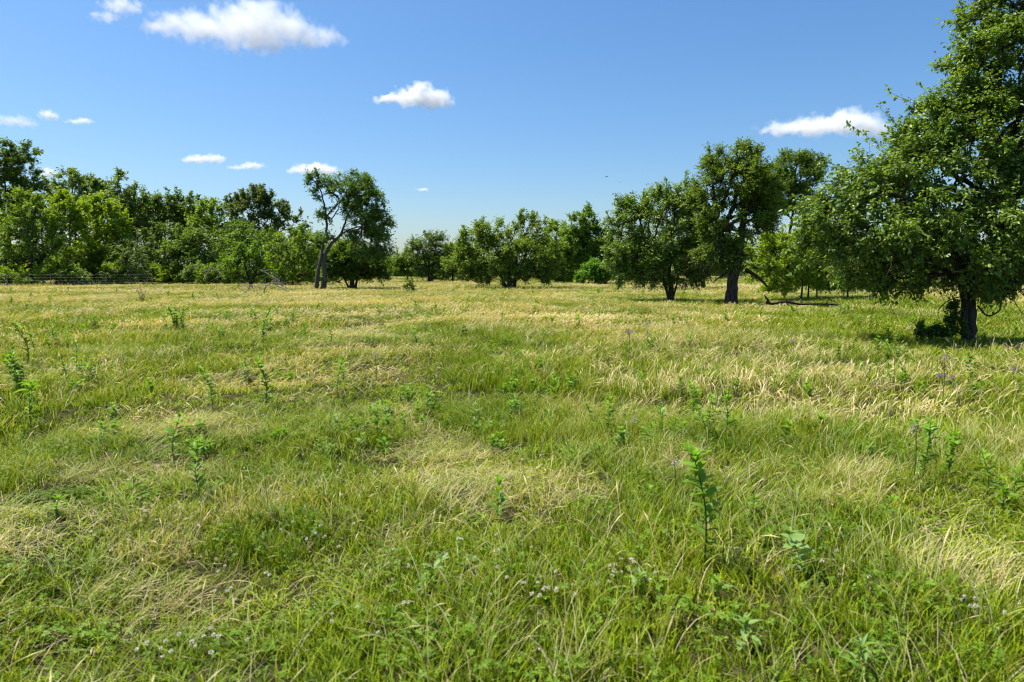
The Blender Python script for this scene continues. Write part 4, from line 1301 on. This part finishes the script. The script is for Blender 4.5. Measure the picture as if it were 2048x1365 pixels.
# brown dead weed on the left
root = empty('dead_weed', on_ground(285, 606)); tag(root, 'brown dead weed leaning in the left field before the wood', 'weed')
P0 = []
for k in range(7):
    a = np.array((rng.normal(0, .08), rng.normal(0, .08), -0.05)); b = a + np.array((rng.normal(-0.15, .2), rng.normal(0, .12), rng.uniform(.45, 1.0)))
    P0.append((a, b))
A = np.array([p[0] for p in P0]); B = np.array([p[1] for p in P0])
V, Q = frusta(A, B, np.full(7, 0.014), np.full(7, 0.006), 4)
link('stems', mesh_from('stems', V, Q, M_DEADWOOD), root)['kind'] = 'stuff'
n = 70
f = rng.uniform(0.2, 1, n); kk = rng.integers(0, 7, n)
P = A[kk] + (B - A)[kk] * f[:, None]
LL = rng.uniform(0.05, 0.11, n)
V, T, k = leaves_mesh(P, unit(rng.normal(size=(n, 3)) + (0, 0, -0.3)), unit(rng.normal(size=(n, 3))), LL, LL * 0.4, np.full((n, 1), 0.2))
link('foliage', mesh_from('foliage', V, T, M_WEED, np.repeat(palette([(0.10, 0.065, 0.035), (0.16, 0.11, 0.06), (0.07, 0.08, 0.025)], n), k, 0)), root)['kind'] = 'stuff'

# ------------------------------------------------------------------ wild flowers
def blob_mesh(name, n, r, hgt, size, cols, mat=None):
    """a head of many small petals"""
    u = rng.uniform(0, 1, n); a = rng.uniform(0, 2 * pi, n)
    ph = np.arccos(1 - 1.7 * u)
    d = np.stack([np.sin(ph) * np.cos(a), np.sin(ph) * np.sin(a), np.cos(ph)], -1)
    P = d * np.array((r, r, hgt)) * 0.55
    LL = size * rng.uniform(0.8, 1.2, n)
    V, T, k = leaves_mesh(P, unit(d + (0, 0, 0.25)), unit(np.cross(d, rng.normal(size=(n, 3)))), LL, LL * 0.55, np.full((n, 1), 0.2))
    return mesh_from(name, V, T, mat or M_PETAL, np.repeat(palette(cols, n), k, 0))


CLOVER_HEADS = [blob_mesh('flower_head', 46, 0.011, 0.009, 0.009, [(0.80, 0.76, 0.64), (0.72, 0.64, 0.54), (0.78, 0.74, 0.60)]) for _ in range(3)]
Vst, Qst = frusta(np.array([(0, 0, -1.0)]), np.array([(0, 0, 0.0)]), np.array([0.0014]), np.array([0.0012]), 4)
STEM_UNIT = mesh_from('stem', Vst, Qst, M_WEED, np.tile((0.12, 0.20, 0.05), (len(Vst), 1)))
clusters = [(330, 1060, 100, 30, 26), (560, 1000, 120, 40, 34), (640, 1090, 90, 40, 26), (1100, 1250, 120, 40, 30), (1230, 1225, 70, 24, 22), (330, 1325, 110, 25, 24), (900, 1150, 160, 50, 22),
            (1650, 1200, 130, 40, 14), (1950, 1290, 70, 30, 14), (1480, 1000, 120, 50, 14), (760, 1290, 120, 50, 14), (650, 960, 60, 30, 14), (1090, 960, 120, 50, 12), (450, 1180, 130, 40, 14)]
for cx, cy_, sx, sy, m in clusters:
    for k in range(int(m * 0.7)):
        b = on_ground(rng.normal(cx, sx * 0.6), min(1372, rng.normal(cy_, sy * 0.6)))
        h = rng.uniform(0.07, 0.13)
        o = link('clover_flower', CLOVER_HEADS[int(rng.integers(0, 3))], None, (b[0], b[1], float(ground_z(b[0], b[1])) + h))
        s = rng.uniform(0.55, 0.85); o.scale = (s, s, s)
        o.rotation_euler = (rng.normal(0, .3), rng.normal(0, .3), rng.uniform(0, 6))
        tag(o, 'small round white clover flower in the foreground grass', 'flower', 'white clover flowers in the foreground grass')
        c = link('stem', STEM_UNIT, o); c.scale = (1, 1, (h + .01) / s)


def flower_spike(label, px, top_y, base_y, heads, cols, size, group=None):
    b, h = stand(px, top_y, base_y)
    root = empty('wildflower', b); tag(root, label, 'flower', group)
    pts = np.array([(0, 0, -0.05), (0.01, 0, h * 0.5), (0, 0, h)])
    V, Q = tube(catmull(pts, 4), np.linspace(0.005, 0.003, 9), 5)
    link('stem', mesh_from('stem', V, Q, M_WEED, np.tile((0.10, 0.15, 0.06), (len(V), 1))), root)
    for (ox, oz, hr, hh) in heads:
        me = blob_mesh('flower_head', 90, hr * size, hh * size, size * 0.45, cols)
        o = link('flower_head', me, root)
        o.location = (ox, rng.normal(0, .01), h + oz)
        if abs(ox) > 0.01:
            V, Q = frusta(np.array([(0, 0, max(0.05, h + oz - 0.12))]), np.array([(ox, 0, h + oz)]), np.array([0.003]), np.array([0.002]), 4)
            link('stalk', mesh_from('stalk', V, Q, M_WEED, np.tile((0.10, 0.15, 0.06), (len(V), 1))), root)
    return root


PURPLE = [(0.34, 0.12, 0.50), (0.45, 0.22, 0.60), (0.28, 0.10, 0.42)]
PINK = [(0.50, 0.30, 0.48), (0.42, 0.22, 0.42)]
SEED = [(0.42, 0.36, 0.32), (0.55, 0.50, 0.46), (0.28, 0.24, 0.20)]
flower_spike('tall purple wildflower with four small heads in blond grass at right', 1882, 715, 830, [(0, 0, 1, 1.4), (-0.05, -0.22, 1, 1), (0.01, -0.21, 1, 1.2), (0.10, -0.23, 1, 1)], PURPLE, 0.026)
flower_spike('vivid purple wildflower in the tan grass right of centre', 1258, 664, 700, [(-0.03, 0, 1, 1), (0.05, -0.01, 1, 1)], PURPLE, 0.04)
flower_spike('pink-purple wildflower beside the vivid purple one', 1293, 648, 700, [(0, 0, 1, 1.5), (0.03, -0.2, 1, 1)], PINK, 0.035)
flower_spike('faint purple wildflower near the right edge in blond grass', 2024, 738, 775, [(0, 0, 1, 1.2)], PURPLE, 0.03)
flower_spike('lilac wildflower in blond grass behind the right-hand weeds', 1585, 682, 712, [(0, 0, 1, 1.2)], PINK, 0.035)
flower_spike('grey-brown seeded flower spike beside the tall dark-leaved weed', 1825, 862, 975, [(0, 0, 1, 3.4)], SEED, 0.026)
flower_spike('whitish flower spike left of the tallest foreground weed', 1347, 925, 1010, [(0, 0, 1.2, 2.2)], SEED, 0.026)
flower_spike('grey flower spike in the weeds right of centre', 1268, 838, 890, [(0, 0, 1.1, 2.8)], SEED, 0.026)
flower_spike('grey flower spike left of centre under the tan grass', 752, 712, 765, [(0, 0, 1, 2.6)], SEED, 0.035)
flower_spike('grey flower spike midway right in blond grass', 1749, 766, 805, [(0, 0, 1, 2.2)], SEED, 0.03)

# ------------------------------------------------------------------ birds
M_BIRD, nt_, out_ = new_mat('bird_plumage')
p_ = nt_.nodes.new('ShaderNodeBsdfPrincipled'); p_.inputs['Base Color'].default_value = (0.03, 0.028, 0.026, 1); p_.inputs['Roughness'].default_value = 0.7
nt_.links.new(p_.outputs[0], out_.inputs['Surface'])
for x, y, dep, s, lab in [(1213, 354, 90, 1.0, 'small dark bird gliding above the rounded tree, the lower left one clearly seen'), (1240, 365, 150, 0.9, 'faint second bird just below and right of the first')]:
    b = at(x, y, dep)
    root = empty('bird', b); tag(root, lab, 'bird')
    V, Q = tube(np.array([(-0.17, 0, 0.03), (-0.14, 0, 0.03), (-0.05, 0, 0), (0.06, 0, -0.01), (0.16, 0, 0), (0.2, 0, 0)]) * s, np.array((0.005, 0.028, 0.05, 0.045, 0.02, 0.004)) * s, 8)
    link('body', mesh_from('body', V, Q, M_BIRD, smooth=True), root)
    for sg in (-1, 1):
        Vw = np.array([(-0.05, 0, .02), (0.05, 0, .02), (-0.06, .16 * sg, .09), (0.04, .16 * sg, .09), (-0.02, .36 * sg, .05), (0.02, .36 * sg, .05)]) * s
        Vw = np.vstack([Vw, Vw - (0, 0, 0.008)])
        Tw = np.array([(0, 1, 3, 2), (2, 3, 5, 4), (6, 8, 9, 7), (8, 10, 11, 9), (0, 2, 8, 6), (2, 4, 10, 8), (1, 7, 9, 3), (3, 9, 11, 5), (4, 5, 11, 10)])
        link('wing', mesh_from('wing', Vw, Tw, M_BIRD), root)
    Vt = np.array([(0.15, -.012, 0), (0.15, .012, 0), (0.28, .04, 0), (0.28, -.04, 0)]) * s
    Vt = np.vstack([Vt, Vt - (0, 0, 0.006)])
    link('tail', mesh_from('tail', Vt, np.array([(0, 1, 2, 3), (7, 6, 5, 4), (0, 3, 7, 4), (1, 5, 6, 2), (2, 6, 7, 3)]), M_BIRD), root)
    root.rotation_euler = (0.1, 0, 0.7)

# ------------------------------------------------------------------ clouds
def cloud(label, blobs, dist, dens, amp, seed, nscale=1.0, k=0.95, step=0.4):
    px = dist / FPX
    cs = [(at(q[0], q[1], dist), np.array((q[2] * px, 0.75 * (q[2] + q[3]) * 0.5 * px, q[3] * px))) for q in blobs]
    base = np.mean([c for c, _ in cs], 0)
    size = max(r[0] for _, r in cs)
    # closed shell round the puffs
    bm = bmesh.new()
    for c, r in cs:
        m = Matrix.Translation(Vector(c - base)) @ Matrix.Diagonal(Vector((*(r * 1.45), 1)))
        bmesh.ops.create_icosphere(bm, subdivisions=3, radius=1.0, matrix=m)
    me = bpy.data.meshes.new('cloud'); bm.to_mesh(me); bm.free()
    o = bpy.data.objects.new('cloud', me)
    COL.objects.link(o)
    o.location = tuple(base)
    md = o.modifiers.new('remesh', 'REMESH'); md.mode = 'VOXEL'; md.voxel_size = float(min(r[2] for _, r in cs) * 0.35)
    dg = bpy.context.evaluated_depsgraph_get()
    me2 = bpy.data.meshes.new_from_object(o.evaluated_get(dg))
    o.modifiers.clear(); o.data = me2; me2.name = 'cloud'
    mt, nt, out = new_mat('cloud_vapour')
    N, L = nt.nodes, nt.links
    tc = N.new('ShaderNodeTexCoord')
    acc = None
    # warp the coordinates so that the puffs lose their round outline
    wn_ = N.new('ShaderNodeTexNoise'); wn_.noise_dimensions = '4D'; wn_.inputs['W'].default_value = seed
    wn_.inputs['Scale'].default_value = 2.2 / size * nscale; wn_.inputs['Detail'].default_value = 2
    L.new(tc.outputs['Object'], wn_.inputs['Vector'])
    sb = N.new('ShaderNodeVectorMath'); sb.operation = 'SUBTRACT'; sb.inputs[1].default_value = (0.5, 0.5, 0.5)
    L.new(wn_.outputs['Color'], sb.inputs[0])
    sc_ = N.new('ShaderNodeVectorMath'); sc_.operation = 'MULTIPLY'; sc_.inputs[1].default_value = (size * 0.7, size * 0.5, size * 0.35)
    L.new(sb.outputs[0], sc_.inputs[0])
    ad = N.new('ShaderNodeVectorMath'); ad.operation = 'ADD'
    L.new(tc.outputs['Object'], ad.inputs[0]); L.new(sc_.outputs[0], ad.inputs[1])
    for c, r in cs:
        s = N.new('ShaderNodeVectorMath'); s.operation = 'SUBTRACT'; s.inputs[1].default_value = tuple(c - base)
        L.new(ad.outputs[0], s.inputs[0])
        q = N.new('ShaderNodeVectorMath'); q.operation = 'MULTIPLY'; q.inputs[1].default_value = tuple(1.0 / r)
        L.new(s.outputs[0], q.inputs[0])
        ln = N.new('ShaderNodeVectorMath'); ln.operation = 'LENGTH'
        L.new(q.outputs[0], ln.inputs[0])
        v = N.new('ShaderNodeMath'); v.operation = 'SUBTRACT'; v.inputs[0].default_value = 1.0
        L.new(ln.outputs['Value'], v.inputs[1])
        if acc is None:
            acc = v.outputs[0]
        else:
            mxn = N.new('ShaderNodeMath'); mxn.operation = 'SMOOTH_MAX'; mxn.inputs[2].default_value = 0.3
            L.new(acc, mxn.inputs[0]); L.new(v.outputs[0], mxn.inputs[1])
            acc = mxn.outputs[0]
    nz = N.new('ShaderNodeTexNoise'); nz.noise_dimensions = '4D'; nz.inputs['W'].default_value = seed + 3.7
    nz.inputs['Scale'].default_value = 4.2 / size * nscale; nz.inputs['Detail'].default_value = 8; nz.inputs['Roughness'].default_value = 0.66
    L.new(tc.outputs['Object'], nz.inputs['Vector'])
    m1 = N.new('ShaderNodeMath'); m1.operation = 'MULTIPLY_ADD'; m1.inputs[1].default_value = amp; m1.inputs[2].default_value = -0.5 * amp - 0.12
    L.new(nz.outputs['Fac'], m1.inputs[0])
    m2 = N.new('ShaderNodeMath'); m2.operation = 'ADD'
    L.new(acc, m2.inputs[0]); L.new(m1.outputs[0], m2.inputs[1])
    m3 = N.new('ShaderNodeMath'); m3.operation = 'MULTIPLY'; m3.inputs[1].default_value = k; m3.use_clamp = True
    L.new(m2.outputs[0], m3.inputs[0])
    fade = N.new('ShaderNodeMapRange'); fade.interpolation_type = 'SMOOTHSTEP'
    fade.inputs['From Min'].default_value = -0.42; fade.inputs['From Max'].default_value = 0.05
    L.new(acc, fade.inputs['Value'])
    m5 = N.new('ShaderNodeMath'); m5.operation = 'MULTIPLY'
    L.new(m3.outputs[0], m5.inputs[0]); L.new(fade.outputs[0], m5.inputs[1])
    m4 = N.new('ShaderNodeMath'); m4.operation = 'MULTIPLY'; m4.inputs[1].default_value = dens / (size)
    L.new(m5.outputs[0], m4.inputs[0])
    pv = N.new('ShaderNodeVolumePrincipled')
    pv.inputs['Color'].default_value = (1.0, 1.0, 1.0, 1)
    pv.inputs['Anisotropy'].default_value = 0.0
    L.new(m4.outputs[0], pv.inputs['Density'])
    L.new(pv.outputs[0], out.inputs['Volume'])
    mt.cycles.volume_step_rate = step
    me2.materials.clear(); me2.materials.append(mt)
    tag(o, label, 'cloud')
    return o


cloud('largest bright cumulus cloud at the top left of the sky', [(500, 55, 130, 50), (400, 50, 110, 32), (580, 60, 80, 34), (640, 72, 50, 24), (320, 55, 60, 16), (520, 90, 80, 18), (510, 22, 80, 26)], 2400, 6.5, 2.34, 1.0, 1.6)
cloud('thin ragged cloud left of the largest one at the top edge', [(245, 12, 48, 18), (215, 35, 36, 12)], 2400, 3.5, 3.12, 2.0, 1.2)
cloud('small white cloud in the middle of the sky', [(830, 196, 62, 22), (870, 200, 42, 22), (780, 198, 40, 10), (840, 178, 34, 14)], 2600, 10, 2.34, 3.0, 1.2)
cloud('long white cloud above the slender open-topped tree', [(1650, 252, 110, 22), (1700, 244, 70, 24), (1570, 258, 56, 16), (1740, 256, 56, 22)], 2600, 10, 2.08, 4.0, 1.6)
cloud('flat white cloud low over the left wood', [(400, 318, 40, 10), (430, 320, 26, 10)], 3000, 7, 2.60, 5.0)
cloud('faint white cloud right of the flat low one', [(500, 333, 36, 8), (480, 335, 30, 6)], 3000, 5, 2.60, 6.0)
cloud('white cloud peeking above the twisted tree', [(625, 338, 44, 13), (655, 344, 30, 12), (600, 340, 28, 10)], 3000, 8, 2.34, 7.0)
cloud('wispy pale cloud at the left edge of the sky', [(25, 242, 44, 12), (50, 250, 30, 8)], 2800, 2.6, 3.12, 8.0)
cloud('hooked wisp of cloud right of the left-edge wisp', [(95, 230, 20, 12), (105, 235, 18, 8)], 2800, 3.5, 3.12, 9.0)
cloud('small flat wisp of cloud, third from the left edge', [(165, 243, 26, 7), (150, 244, 22, 5)], 2800, 4.5, 2.60, 10.0)
cloud('pale puff of cloud behind the far left treetops', [(95, 346, 22, 12)], 3000, 5, 2.08, 11.0)
cloud('tiny flat cloud in the gap right of the twisted tree', [(845, 380, 17, 4)], 3200, 4, 2.08, 12.0)
